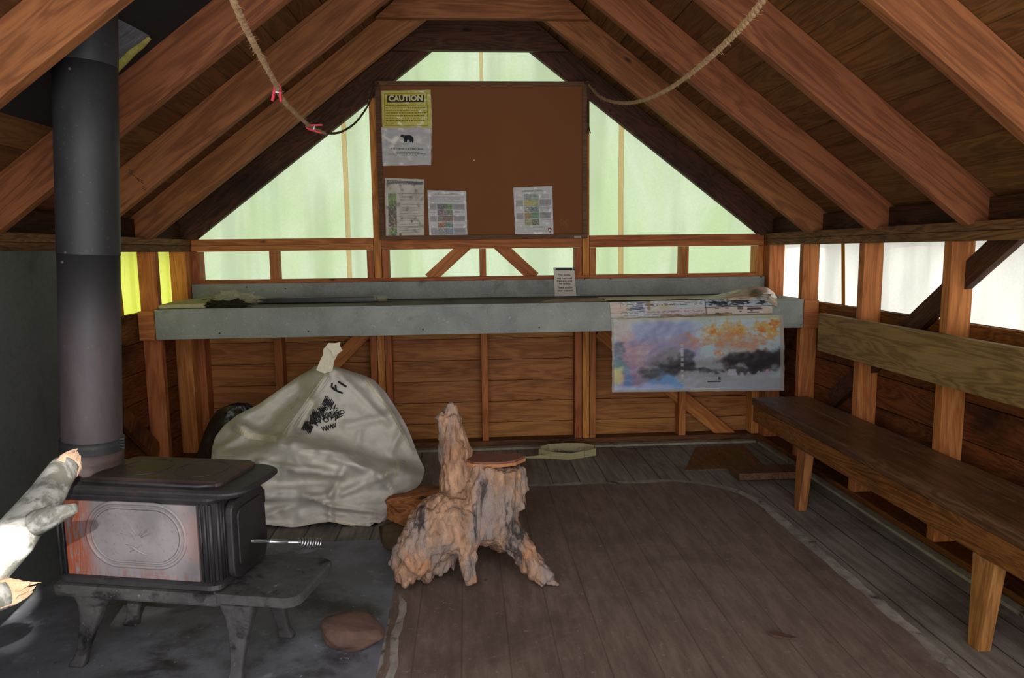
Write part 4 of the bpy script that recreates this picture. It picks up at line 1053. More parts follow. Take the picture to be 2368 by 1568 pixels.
M['page'] = paint('laminated_page', .38, .45, 40, .12, .002)
M['ink2'] = speck('printed_black', (38, 36, 38), (46, 44, 46), 100, rough=.6)
M['ink3'] = speck('printed_grey', (104, 100, 100), (92, 88, 88), 100, rough=.6)
YEL, BLK = (214, 200, 70), (30, 30, 34)
def fr(p, s=1): return noise.fractal(Vector(p)*s, 1, 2, 4)
def lin(c): return srgb(*[max(0, min(255, k)) for k in c])[:3]
def mixc(a, c, f): f = max(0, min(1, f)); return tuple(x*(1-f)+y*f for x, y in zip(a, c))
def page(corners, colf, label, nu=64, nv=64, y=YP, warp=.0025, seed=0, group='laminated notices on the bulletin board', cat='notice', edge=.02):
    """corners: tl, tr, br, bl in the photograph, on the board face"""
    tl, tr, br, bl = [ony(px, py, y) for px, py in corners]
    b = MB(); cols = []
    for j in range(nv+1):
        for i in range(nu+1):
            u, v = i/nu, j/nv; p = tl.lerp(tr, u).lerp(bl.lerp(br, u), v)
            p.y -= .0015 + warp*(.5+.5*noise.noise(Vector((u*3+seed, v*4, seed)))) + .0012*noise.noise(Vector((u*9, v*9, seed+3)))
            p.x += .0015*noise.noise(Vector((u*5, v*7, seed+9))) if u in (0, 1) else 0; p.z += .0015*noise.noise(Vector((u*7, v*5, seed+4))) if v in (0, 1) else 0
            b.v.append(p); c = colf(u, v)
            if u < edge or u > 1-edge or v < edge*.8 or v > 1-edge*.8: c = mixc(c, (170, 166, 156), .45)
            cols.append(lin(c))
    w = nu+1; b.f = [(j*w+i, j*w+i+1, (j+1)*w+i+1, (j+1)*w+i) for j in range(nv) for i in range(nu)]
    b.c = cols
    o = b.build('laminated_notice', M['page'], smooth=True); tag(o, label, cat, group)
    ux = (tr-tl); uy = (tl-bl)
    return o, (lambda u, v, d=.0062: tl.lerp(tr, u).lerp(bl.lerp(br, u), v)-Vector((0, d, 0))), ux, uy
def dashes(o, at, rows, name='text_lines', m=None, h=.008):
    b = MB(); rnd = random.Random(5)
    for (u0, u1, v, dens) in rows:
        u = u0
        while u < u1:
            L = rnd.uniform(.02, .06); e = min(u+L, u1)
            P = [at(u, v-h/2), at(e, v-h/2), at(e, v+h/2), at(u, v+h/2)]; b.add(P, [(0, 1, 2, 3)]); u = e+rnd.uniform(.01, .018)
    return b.build(name, m or M['ink3'], o)
def quadm(o, at, u0, u1, v0, v1, name, m, d=.0058):
    return MB().add([at(u0, v0, d), at(u1, v0, d), at(u1, v1, d), at(u0, v1, d)], [(0, 1, 2, 3)]).build(name, m, o)
# CAUTION sheet
def c_yel(u, v):
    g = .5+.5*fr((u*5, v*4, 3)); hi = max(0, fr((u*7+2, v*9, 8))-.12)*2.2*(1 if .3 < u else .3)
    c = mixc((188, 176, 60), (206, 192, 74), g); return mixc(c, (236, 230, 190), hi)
o, at, ux, uy = page(((882, 210), (996, 208), (1000, 296), (884, 296)), c_yel, 'yellow laminated sheet headed CAUTION at the top left of the bulletin board', seed=1)
quadm(o, at, .115, .86, .135, .32, 'black_banner', M['ink2'])
M['cautext'] = speck('banner_letters', (222, 210, 150), (206, 192, 110), 60)
c_ = at(.487, .283, .0066); text('CAUTION', .03, M['cautext'], o, c_, ux, uy, fit=.185, offset=.0012).data.transform(Matrix())
M['amber'] = speck('amber_print', (120, 108, 40), (104, 94, 36), 60)
dashes(o, at, [(.08, u1, .40+.068*k, 1) for k, u1 in enumerate((.86, .88, .9, .9, .86, .9, .86, .24))], m=M['amber'], h=.020)
b = MB()
for a in ((.055, .92, .085, .095), (.055, .92, .945, .955), (.055, .063, .085, .95), (.912, .92, .085, .95)): b.add([at(a[0], a[2]), at(a[1], a[2]), at(a[1], a[3]), at(a[0], a[3])], [(0, 1, 2, 3)])
b.build('border_line', M['amber'], o)
# bear sheet
def c_wht(u, v):
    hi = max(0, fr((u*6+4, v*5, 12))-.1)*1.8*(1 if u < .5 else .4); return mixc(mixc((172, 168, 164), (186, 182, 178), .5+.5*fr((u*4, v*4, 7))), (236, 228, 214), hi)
o, at, ux, uy = page(((881, 294), (998, 296), (997, 382), (881, 384)), c_wht, 'grey-white laminated sheet with a black bear silhouette under the yellow sheet', seed=4, warp=.0015)
bear = [(512, 985), (520, 972), (530, 952), (545, 948), (555, 956), (575, 962), (600, 967), (630, 963), (660, 960), (690, 963), (715, 975), (738, 995), (750, 1015), (753, 1045), (748, 1075), (747, 1100), (728, 1101), (718, 1085), (712, 1070), (700, 1080), (697, 1091), (680, 1091), (682, 1065), (668, 1048), (652, 1042), (638, 1052), (630, 1075), (632, 1091), (600, 1093), (600, 1088), (585, 1096), (562, 1094), (580, 1078), (585, 1050), (578, 1020), (562, 1002), (540, 998), (520, 992)]
def pg(x, y): return ((x-165)/(1070-165), (y-820)/(1520-820))
M['bear'] = speck('bear_ink', (26, 27, 30), (34, 35, 38), 60, rough=.7)
MB().add([at(*pg(x, y), .0058) for x, y in bear], [tuple(range(len(bear)))]).build('bear_silhouette', M['bear'], o)
text('A FED BEAR IS A DEAD BEAR', .012, M['ink2'], o, at(.52, .585, .0058), ux, uy, fit=.18)
dashes(o, at, [(.3, .76, .66, 1), (.15, .9, .70, 1), (.3, .74, .735, 1)], h=.012)
# plant identification sheets
def photo(u, v, k, pal):
    n = .5+.5*fr((u*3+k*3.1, v*3, k*7.7)); n2 = .5+.5*fr((u*8+k, v*8, k*2.2)); c = mixc(pal[0], pal[1], n*1.4-.2)
    return mixc(c, pal[2], (n2-.58)*5)
PAL = [((60, 84, 36), (128, 158, 64), (170, 140, 110)), ((38, 40, 14), (92, 88, 36), (150, 136, 86)), ((30, 26, 24), (88, 66, 26), (208, 170, 90)), ((40, 58, 36), (120, 140, 60), (186, 180, 90)),
       ((40, 34, 36), (70, 64, 60), (190, 130, 150)), ((40, 60, 24), (110, 140, 50), (150, 170, 70)), ((52, 60, 44), (110, 90, 100), (200, 120, 170)), ((50, 76, 40), (96, 120, 66), (130, 150, 100)), ((60, 88, 56), (110, 120, 90), (190, 90, 90)), ((50, 70, 30), (140, 70, 70), (190, 100, 100)), ((60, 60, 26), (200, 80, 40), (210, 170, 60)), ((40, 76, 66), (60, 96, 84), (130, 160, 150)), ((96, 100, 96), (130, 130, 120), (190, 170, 160)), ((80, 90, 100), (100, 110, 120), (150, 160, 170)),
       ((120, 130, 130), (160, 165, 165), (90, 100, 70)), ((110, 120, 112), (170, 176, 176), (140, 150, 90)), ((150, 140, 60), (190, 170, 70), (110, 120, 80)), ((110, 130, 80), (150, 150, 100), (190, 180, 80)), ((60, 70, 64), (170, 170, 140), (220, 220, 200)), ((70, 84, 76), (110, 130, 120), (180, 190, 190)), ((60, 60, 40), (190, 140, 40), (220, 170, 50)), ((50, 100, 60), (70, 130, 80), (100, 150, 100)), ((110, 120, 80), (170, 160, 80), (130, 130, 110)), ((40, 44, 34), (90, 90, 50), (190, 180, 110))]
def c_p1(u, v):
    base = mixc((168, 158, 140), (196, 188, 172), .5+.6*fr((u*4, v*5, 2)))
    base = mixc(base, (120, 112, 96), max(0, fr((u*6+3, v*8, 9))-.25)*2)
    if .055 < u < .985 and .035 < v < .095: base = mixc((40, 42, 54), (110, 106, 100), max(0, fr((u*9, v*20, 3)))*2)
    if .07 < u < .30 and .245 < v < .965:
        k = min(3, int((v-.245)/.18)); f = ((v-.245)/.18) % 1
        return photo(u/.23, f, k+1, PAL[k]) if f > .03 else (180, 172, 156)
    for vv in (.245, .425, .61, .79):
        if abs(v-vv) < .006 and u > .30: base = (110, 104, 92)
    for cu_, cv, r in ((.42, .66, .03), (.68, .705, .035), (.38, .915, .04), (.63, .07, .03)):
        d = math.hypot((u-cu_), (v-cv)*1.5)+.01*fr((u*30, v*30, 1)); base = mixc(base, (50, 44, 42), (r-d)/.015)
    return base
o, at, ux, uy = page(((890, 411), (980, 415), (981, 551), (893, 556)), c_p1, 'stained tall plant sheet with one column of photos at the board\'s lower left', 60, 90, seed=7)
dashes(o, at, [(.09, .55, .055, 1), (.09, .6, .078, 1)], name='heading', m=M['plate_w'], h=.012)
dashes(o, at, [(.36, .9, v, 1) for v in (.27, .29, .31, .35, .45, .47, .50, .53, .57, .63, .66, .69, .75, .81, .85, .89)], h=.004)
def c_p2(u, v, off=4, grey=True, rows=((.285, .41), (.415, .535), (.545, .67), (.68, .80), (.805, .95)), u0=.24, um=.42, u1=.63):
    base = mixc((178, 173, 170), (190, 186, 182), .5+.5*fr((u*4, v*4, 5+off)))
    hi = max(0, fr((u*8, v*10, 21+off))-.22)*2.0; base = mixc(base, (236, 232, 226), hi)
    for k, (a, c) in enumerate(rows):
        if a < v < c:
            if u0 < u < u1:
                i = off+k*2+(1 if u > um+(.04*math.sin(k*2.2)) else 0); return photo((u-u0)*4, (v-a)*9, i, PAL[i % len(PAL)])
            if (.05 < u < u0-.02 or u1+.015 < u < .95) and k % 2 == (0 if off == 4 else 1): base = mixc(base, (122, 118, 118), .75)
    return base
o, at, ux, uy = page(((988, 440), (1078, 442), (1081, 547), (993, 549)), c_p2, 'cleaner plant sheet with flower photos just right of the tall stained sheet', 70, 80, seed=9, warp=.0015)
text('Invasive Plant Species of Skagway and\nKlondike Gold Rush National Historical Park', .012, M['ink3'], o, at(.5, .06, .0058), ux, uy, fit=.13, name='heading')
dashes(o, at, [(.06, .93, v, 1) for v in (.13, .15, .17, .19, .215, .235)] + [(.68, .93, v, 1) for v in (.31, .33, .35, .38, .44, .47, .50, .57, .59, .61, .64, .70, .73, .76, .83, .86, .89)] + [(.08, .2, v, 1) for v in (.34, .47, .6, .74)], h=.004)
o, at, ux, uy = page(((1187, 434), (1277, 430), (1280, 543), (1191, 545)), lambda u, v: c_p2(u, v, 14, True, ((.145, .265), (.27, .395), (.405, .525), (.535, .66), (.67, .79)), .26, .43, .63), 'plant sheet with yellow flower photos alone at the lower right of the bulletin board', 70, 80, seed=13)
text('Invasive Plant Species of Skagway and\nKlondike Gold Rush National Historical Park', .012, M['ink3'], o, at(.5, .08, .0058), ux, uy, fit=.12, name='heading')
dashes(o, at, [(.05, .86, v, 1) for v in (.82, .845, .87, .90, .93)] + [(.67, .93, v, 1) for v in (.17, .2, .23, .29, .32, .35, .43, .46, .49, .55, .58, .62, .69, .72)] + [(.07, .22, v, 1) for v in (.2, .33, .47, .6, .73)], h=.004)
# park arrowhead emblem on that sheet
arrow = [(.855, .87), (.87, .855), (.91, .853), (.945, .86), (.955, .88), (.945, .915), (.93, .945), (.91, .968), (.89, .945), (.868, .915)]
M['brownprint'] = speck('emblem_brown', (120, 66, 52), (104, 58, 46), 60); M['paleprint'] = speck('emblem_pale', (206, 196, 186), (186, 170, 160), 60)
MB().add([at(a, c, .0058) for a, c in arrow], [tuple(range(len(arrow)))]).build('arrowhead_emblem', M['brownprint'], o)
MB().add([at(a, c, .0062) for a, c in ((.875, .90), (.895, .875), (.915, .885), (.935, .90), (.91, .925), (.91, .95))], [tuple(range(6))]).build('emblem_mountain', M['paleprint'], o)

# ------------------------------------------------------------------ fee sign on the counter
ys = D-.058
tl, tr, br, bl = ony(1281, 619, ys), ony(1329, 619, ys), ony(1333, 683, ys), ony(1283, 685, ys)
zb = ZC+.001
bl.z = br.z = zb+.0; lean = Vector((0, .018, 0)); tl += lean; tr += lean
M['signw'] = speck('sign_cream', (196, 188, 172), (182, 172, 156), 40, rough=.5); M['signk'] = speck('sign_black', (24, 24, 26), (32, 32, 34), 40, rough=.5)
sg = thing('fee_sign', 'small cream sign thanking for fee dollars leaning on the metal backsplash', 'sign', (bl+br)/2)
hv = (tl-bl).cross(tr-tl).normalized()*.004
if hv.y < 0: hv = -hv
MB().prism([bl, br, tr, tl], hv).build('sign_plate', M['signw'], sg, bevel=.0008)
sat = lambda u, v, d=.0006: tl.lerp(tr, u).lerp(bl.lerp(br, u), v)-hv.normalized()*d
MB().add([sat(0, 0), sat(1, 0), sat(1, .095), sat(0, .095)], [(0, 1, 2, 3)]).build('black_header', M['signk'], sg)
MB().add([sat(0, .985), sat(1, .985), sat(1, 1), sat(0, 1)], [(0, 1, 2, 3)]).build('black_footer', M['signk'], sg)
ux, uy = (tr-tl), (tl-bl); W_ = ux.length
for k, (tx, v, fw) in enumerate((('This facility', .285, .60), ('was improved', .39, .74), ('thanks to your', .49, .78), ('fee dollars.', .585, .58), ('Thank you for', .72, .74), ('your support!', .825, .74))):
    text(tx, .018, M['signk'], sg, sat(.5, v, .0009), ux, uy, fit=W_*fw, offset=.0004)
for u in (.07, .93):
    MB().lathe([(.003, 0), (.003, .0008), (.001, .0012)], 10, sat(u, .05, .0008), Matrix.Rotation(PI/2, 3, 'X')).build('screw_head', M['chrome'], sg)

# ------------------------------------------------------------------ discoloured poster over the counter edge
def blob(c, u, v, cu_, cv, ru, rv, colr, amt=1, nz=.5, sc=5, seed=0):
    d = math.hypot((u-cu_)/ru, (v-cv)/rv)+nz*fr((u*sc*1.9+seed, v*sc, seed*1.7+.3))
    f = max(0, min(1, (1.15-d)/.6)); return mixc(c, colr, f*f*(3-2*f)*amt)
def c_poster(u, v):
    c = mixc((150, 168, 176), (176, 190, 194), .5+.6*fr((u*5, v*4, 2)))
    c = blob(c, u, v, .20, .45, .28, .50, (140, 128, 158), .9, .6, 3, 1); c = blob(c, u, v, .30, .16, .2, .14, (128, 138, 178), .7, .5, 4, 2)
    c = blob(c, u, v, .10, .48, .12, .22, (168, 132, 140), .8, .7, 6, 3); c = blob(c, u, v, .06, .15, .08, .14, (186, 156, 146), .6, .6, 6, 17)
    c = blob(c, u, v, .14, .75, .16, .2, (142, 112, 142), .8, .6, 5, 4); c = blob(c, u, v, .55, .75, .4, .24, (134, 134, 138), .9, .4, 3, 5)
    c = blob(c, u, v, .31, .62, .14, .2, (118, 112, 120), .9, .5, 5, 14)
    c = blob(c, u, v, .03, .46, .05, .14, (72, 84, 104), .8, .6, 6, 15); c = blob(c, u, v, .03, .64, .06, .10, (92, 140, 140), .7, .6, 6, 16)
    c = blob(c, u, v, .02, .76, .06, .14, (206, 196, 132), .9, .5, 8, 6); c = blob(c, u, v, .30, .82, .10, .14, (92, 140, 196), .8, .8, 6, 7); c = blob(c, u, v, .10, .82, .04, .15, (80, 132, 184), .7, .6, 7, 18); c = blob(c, u, v, .17, .97, .2, .1, (158, 168, 208), .8, .6, 6, 8)
    c = blob(c, u, v, .36, .64, .13, .12, (50, 46, 50), .95, .7, 6, 9); c = blob(c, u, v, .24, .74, .07, .09, (70, 66, 74), .8, .7, 7, 19); c = blob(c, u, v, .43, .52, .05, .08, (60, 62, 74), .8, .6, 7, 20)
    for a, b_, r in ((.585, .20, .05), (.70, .17, .05), (.735, .22, .045), (.87, .17, .045), (.94, .13, .05), (.92, .24, .04), (.66, .27, .03)): c = blob(c, u, v, a, b_, r*1.25, r*2.2, (192, 146, 66), .45+.7*max(0, fr((u*38, v*30, 2))+.25), 1.3, 22, a*9)
    for a, b_, r in ((.58, .20, .025), (.725, .21, .028), (.94, .12, .03), (.87, .20, .02)): c = blob(c, u, v, a, b_, r*1.1, r*2, (184, 100, 34), .4+.9*max(0, fr((u*44, v*36, 7))+.2), 1.2, 26, a*7)
    for a, b_, ru, rv in ((.46, .30, .06, .08), (.81, .33, .10, .10), (.67, .34, .05, .12), (.54, .33, .06, .05), (.62, .45, .02, .14), (.80, .44, .08, .07)): c = blob(c, u, v, a, b_, ru*1.2, rv*1.2, (178, 126, 96), .35+.7*max(0, fr((u*26, v*20, 5))+.3), 1.1, 15, a*5)
    c = blob(c, u, v, .83, .58, .2, .15, (46, 40, 42), 1, .55, 6, 11); c = blob(c, u, v, .95, .58, .1, .14, (44, 40, 44), .9, .6, 8, 12)
    if v > .64: c = blob(c, u, v, .8, .72, .24, .05, (48, 44, 46), .8, .9, 12, 13)
    # snow field, tents and a small sled
    if u > .42 and v > .79: c = mixc(c, (148, 150, 158), min(1, (v-.79)*20))
    def tri(cu_, w0, w1, v0, v1, col_):
        nonlocal c
        if v0 < v < v1:
            hw = w0+(w1-w0)*(v-v0)/(v1-v0)
            if abs(u-cu_) < hw: c = col_
    tri(.695, .020, .030, .70, .79, (164, 160, 172)); tri(.90, .004, .022, .71, .79, (160, 140, 166)); tri(.85, .003, .018, .73, .79, (150, 138, 160)); tri(.79, .003, .014, .74, .79, (140, 132, 140))
    if .55 < u < .63 and abs(v-(.865+.02*(u-.59)*20*(u-.59)*10)) < .010: c = (56, 54, 58)
    if .612 < u < .628 and .80 < v < .85: c = (60, 58, 62)
    if v > .93: c = mixc(c, (150, 172, 204), (v-.93)*12)
    if v > .955 and .45 < u < .62: c = (206, 204, 204)
    if v < .05: c = mixc(c, (170, 168, 140), .6)
    if abs(u-.405) < .006 and .3 < v < .9 and fr((u, v*22, 4)) > -.1: c = mixc(c, (186, 182, 178), .7)
    # the crackle of the wrinkled laminate
    c = mixc(c, (206, 204, 210), max(0, .06-abs(fr((u*5+1, v*4, 30))))*4*max(0, 1-u*1.6))
    if u < .012 or u > .975 or v > .965: c = mixc(c, (150, 138, 124), .75)
    return c
def c_strip(u, v):
    c = mixc((190, 178, 168), (170, 182, 190), .5+.8*fr((u*3, v*3, 5)))
    c = blob(c, u, v, .05, .4, .08, .6, (196, 166, 140), .7, .6, 5, 1); c = blob(c, u, v, .33, .5, .06, .3, (180, 160, 100), .6, .8, 6, 2); c = blob(c, u, v, .42, .75, .2, .3, (184, 158, 160), .6, .6, 4, 3)
    if u < .58:
        for vv in (.08, .17, .25, .62, .70, .84, .92):
            if abs(v-vv) < .018 and fr((u*60, vv*9, 1)) > -.1 and u > .06: c = mixc(c, (70, 72, 84), .75)
        for a, b_, r in ((.19, .12, .03), (.24, .2, .02), (.16, .45, .05)): c = blob(c, u, v, a, b_, r, r*2.5, (60, 64, 96), .8, 1.0, 16, a*9)
        c = blob(c, u, v, .235, .25, .015, .4, (120, 90, 50), .8, .6, 12, 5)
    else:
        if v < .45: c = mixc((150, 168, 176), c, .3)
        for a, b_, r in ((.635, .2, .035), (.69, .25, .04), (.77, .12, .05), (.84, .15, .03), (.93, .2, .03)):
            c = blob(c, u, v, a, b_, r, r*5, (28, 26, 28), .95, 1.1, 18, a*11) if v < .45 else c
        if v >= .45:
            c = (192, 176, 166)
            for (a, b_, vv) in ((.64, .67, .55), (.70, .73, .55), (.64, .67, .85), (.70, .73, .85), (.78, .82, .52), (.78, .82, .62), (.79, .81, .78), (.84, .94, .50), (.84, .93, .58), (.84, .94, .66), (.86, .88, .76), (.84, .92, .86)):
                if a < u < b_ and abs(v-vv) < .03: c = (70, 64, 66)
        if abs(v-.46) < .015 or abs(v-.97) < .02 or abs(u-.585) < .003: c = (60, 56, 58)
    if v > .93: c = mixc(c, (150, 130, 80), .5)
    if .30 < u < .75 and v > .88-.02*math.sin(u*20): c = mixc((150, 120, 70), (96, 70, 36), .5+.8*fr((u*20, v*8, 1)))
    return c
M['poster'] = paint('laminated_poster', .34, .45, 26, .1, .002)
YQ = YC-.006
POST = thing('stained_poster', 'discoloured laminated picture sheet hanging over the front edge of the metal counter', 'poster', ony(1610, 905, YQ))
def panel(name, cs, colf, nu, nv, bulge, seed, y=YQ):
    tl, tr, br, bl = [ony(px, py, y) for px, py in cs]; b = MB(); b.c = []
    for j in range(nv+1):
        for i in range(nu+1):
            u, v = i/nu, j/nv; p = tl.lerp(tr, u).lerp(bl.lerp(br, u), v)
            p.y -= bulge*math.sin(PI*min(1, v*1.1))*(.6+.4*math.sin(u*5+seed)) + .003*noise.noise(Vector((u*8+seed, v*6, 1))) + .0015*noise.noise(Vector((u*25, v*18, seed)))+.003
            if i in (0, nu): p.x += .003*noise.noise(Vector((v*9, seed, u)))
            if j in (0, nv): p.z += .003*noise.noise(Vector((u*9, seed, v)))
            b.v.append(p); b.c.append(lin(colf(u, v)))
    w = nu+1; b.f = [(j*w+i, j*w+i+1, (j+1)*w+i+1, (j+1)*w+i) for j in range(nv) for i in range(nu)]
    return b.build(name, M['poster'], POST, smooth=True)
panel('picture_panel', ((1413, 738), (1810, 727), (1813, 903), (1415, 907)), c_poster, 190, 110, .012, 2)
panel('text_strip', ((1409, 699), (1784, 689), (1786, 726), (1414, 737)), c_strip, 200, 30, .003, 6)
# the part lying on the counter and curling up at the right end
b = MB(); b.c = []
NUU, NVV = 80, 24
for j in range(NVV+1):
    for i in range(NUU+1):
        u, v = i/NUU, j/NVV
        x0 = ony(1409, 700, YC).x; x1 = ony(1790, 690, YC).x; x = x0+(x1-x0)*u; y = YC-.009+v*.33
        z = ZC+.0025+.006*math.exp(-((v-.05)/.1)**2)+.010*max(0, noise.noise(Vector((u*4, v*3, 2))))*min(1, v*6)
        k = max(0, (u-.66)/.34)
        z += .022*k**1.5*(1-.35*v)*(.8+.35*math.sin(v*6+u*9)) if k > 0 else 0
        b.v.append(Vector((x, y, z))); b.c.append(lin(mixc((214, 188, 162), (186, 162, 138), .5+.8*fr((u*6, v*6, 3)))))
w = NUU+1; b.f = [(j*w+i, j*w+i+1, (j+1)*w+i+1, (j+1)*w+i) for j in range(NVV) for i in range(NUU)]
b.build('folded_top', M['poster'], POST, smooth=True)['label'] = 'tan crumpled part lying on the counter'
# rolled and crinkled corner
b = MB(); b.c = []
ROLL = [(1590, 689, 697), (1640, 686, 696), (1690, 674, 695), (1720, 666, 694), (1750, 662, 694), (1775, 665, 697), (1790, 676, 706), (1797, 692, 712)]
for j in range(25):
    for i in range(61):
        u, v = i/60, j/24; px = 1590+207*u; t0, t1 = interp(ROLL, px); py = t1+(t0-t1)*v
        y = YC-.010+.13*v**1.3 - .035*math.sin(PI*v)*u + .016*fr((u*7, v*4, 11))
        b.v.append(ony(px, py, y)); c_ = mixc((206, 176, 152), (150, 138, 122), .5+1.0*fr((u*9, v*5, 9))); c_ = blob(c_, u, v, .80, .45, .12, .35, (96, 96, 84), .8, .6, 7, 3); c_ = blob(c_, u, v, .74, .4, .05, .15, (112, 74, 36), .9, .5, 8, 2)
        c_ = blob(c_, u, v, .87, .45, .04, .2, (236, 226, 214), .8, .8, 14, 5); b.c.append(lin(c_))
for v in b.v: v.z = max(v.z, ZC+.002) if v.y > YC else v.z
b.f = [(j*61+i, j*61+i+1, (j+1)*61+i+1, (j+1)*61+i) for j in range(24) for i in range(60)]
b.build('rolled_corner', M['poster'], POST, smooth=True)
# flat paper sheet on the counter
b = MB(); xs0, xs1 = ony(1242, 697, YC+.08).x, ony(1560, 690, YC+.08).x
def flat(u, v):
    x = xs0+(xs1-xs0)*u+.10*v*(1-u)*1.0; y = YC+.012+.26*v
    return Vector((x, y, ZC+.0012+.007*max(0, noise.noise(Vector((u*3, v*2, 6))))*min(1, u*5)*(1-u)))
b.grid(flat, 40, 16)
M['tanpaper'] = speck('tan_paper', (186, 166, 138), (160, 140, 114), 20, [((90, 72, 54), 10, .6, .74)], rough=.9, big=5)
tag(b.build('paper_sheet', M['tanpaper'], smooth=True), 'flat tan paper sheet lying on the metal counter in front of the small sign', 'paper')

# ------------------------------------------------------------------ things on the left of the counter
M['cream'] = speck('cream_card', (172, 164, 128), (152, 144, 108), 60, rough=.85)
A = ony(372, 712, YC+.03); B = ony(474, 709, YC+.03); 
t = thing('card_box', 'flat cream card box with a dark slit at the left end of the metal counter', 'box', ((A.x+B.x)/2, YC+.08, ZC+.001))
Pb = [(A.x, YC+.012), (B.x, YC+.03), (B.x-.005, YC+.16), (A.x+.03, YC+.15)]
n_ = 4
vs = [(x, y, ZC+.001) for x, y in Pb]+[(x, y, ZC+.001+h) for (x, y), h in zip(Pb, (.018, .022, .048, .030))]
MB().add(vs, [(3, 2, 1, 0), (4, 5, 6, 7)]+[(i, (i+1) % 4, 4+(i+1) % 4, 4+i) for i in range(4)]).build('box_body', M['cream'], t, bevel=.002)
tp4 = [Vector(v) for v in vs[4:]]
at4 = lambda u, v: tp4[0].lerp(tp4[1], u).lerp(tp4[3].lerp(tp4[2], u), v)+Vector((0, -.0003, .0012))
MB().add([at4(.12, .42), at4(.93, .52), at4(.93, .68), at4(.12, .50)], [(0, 1, 2, 3)]).build('slit', M['signk'], t)
def crumple(name, c, sx, sy, sz, mat, label, cat, seed, amp=.45, sub=4, sc=2.2, floor=None):
    bm_ = bmesh.new(); bmesh.ops.create_icosphere(bm_, subdivisions=sub, radius=1); vs = []
    for v in bm_.verts:
        d = 1+amp*noise.fractal(v.co*sc+Vector((seed, seed*2, 1)), .8, 2, 5)
        q = Vector((v.co.x*sx*d, v.co.y*sy*d, v.co.z*sz*d))+Vector(c)
        if floor is not None: q.z = max(q.z, floor)
        vs.append(q)
    b_ = MB().add(vs, [tuple(v.index for v in f.verts) for f in bm_.faces]); bm_.free()
    return tag(b_.build(name, mat, smooth=True), label, cat)
M['film'] = clear('clear_film', (216, 208, 176), .12, .22)
c = ony(547, 684, YC+.22); crumple('plastic_wrap', (c.x, YC+.22, ZC+.03), .10, .06, .036, M['film'], 'crumpled clear plastic wrap on the counter beside the long black strip', 'plastic wrap', 3, .5, 5, 2.6, ZC+.001)
M['moss'] = speck('dark_clump', (52, 46, 22), (34, 30, 18), 60, rough=1, bump=1, bd=.008, big=16)
c = ony(527, 706, YC+.06); crumple('moss_clump', (c.x, YC+.06, ZC+.012), .092, .045, .022, M['moss'], 'dark dried moss clump at the front edge of the counter left of centre', 'moss', 8, .6, 5, 2.8, ZC+.001)
M['strip'] = speck('black_strip', (34, 33, 32), (50, 48, 46), 30, [((120, 116, 108), 18, .66, .8, (.3, 1, 1))], rough=.35, spec=.5, big=8)
A, B = ony(588, 690, YC+.28), ony(872, 688, YC+.28)
t = thing('wrapped_strip', 'long flat black strip in clear plastic wrap lying along the metal counter', 'strip', ((A.x+B.x)/2, YC+.28, ZC+.001))
MB().box(A.x, B.x, YC+.25, YC+.31, ZC+.001, ZC+.030).build('black_core', M['strip'], t, bevel=.004)
for s0, s1 in ((A.x-.05, A.x+.03), (B.x-.03, B.x+.055)):
    b = MB().tube([Vector((s0+(s1-s0)*k/8, YC+.28, ZC+.016)) for k in range(9)], [.012, .018, .021, .022, .022, .021, .020, .016, .010], 14)
    for i, v in enumerate(b.v): b.v[i] = Vector((v.x, (v.y-(YC+.28))*1.6+YC+.28, max(v.z, ZC+.0008)))+Vector((0, noise.noise(v*40)*.004, abs(noise.noise(v*50))*.006))
    b.build('plastic_sleeve', M['film'], t, smooth=True)

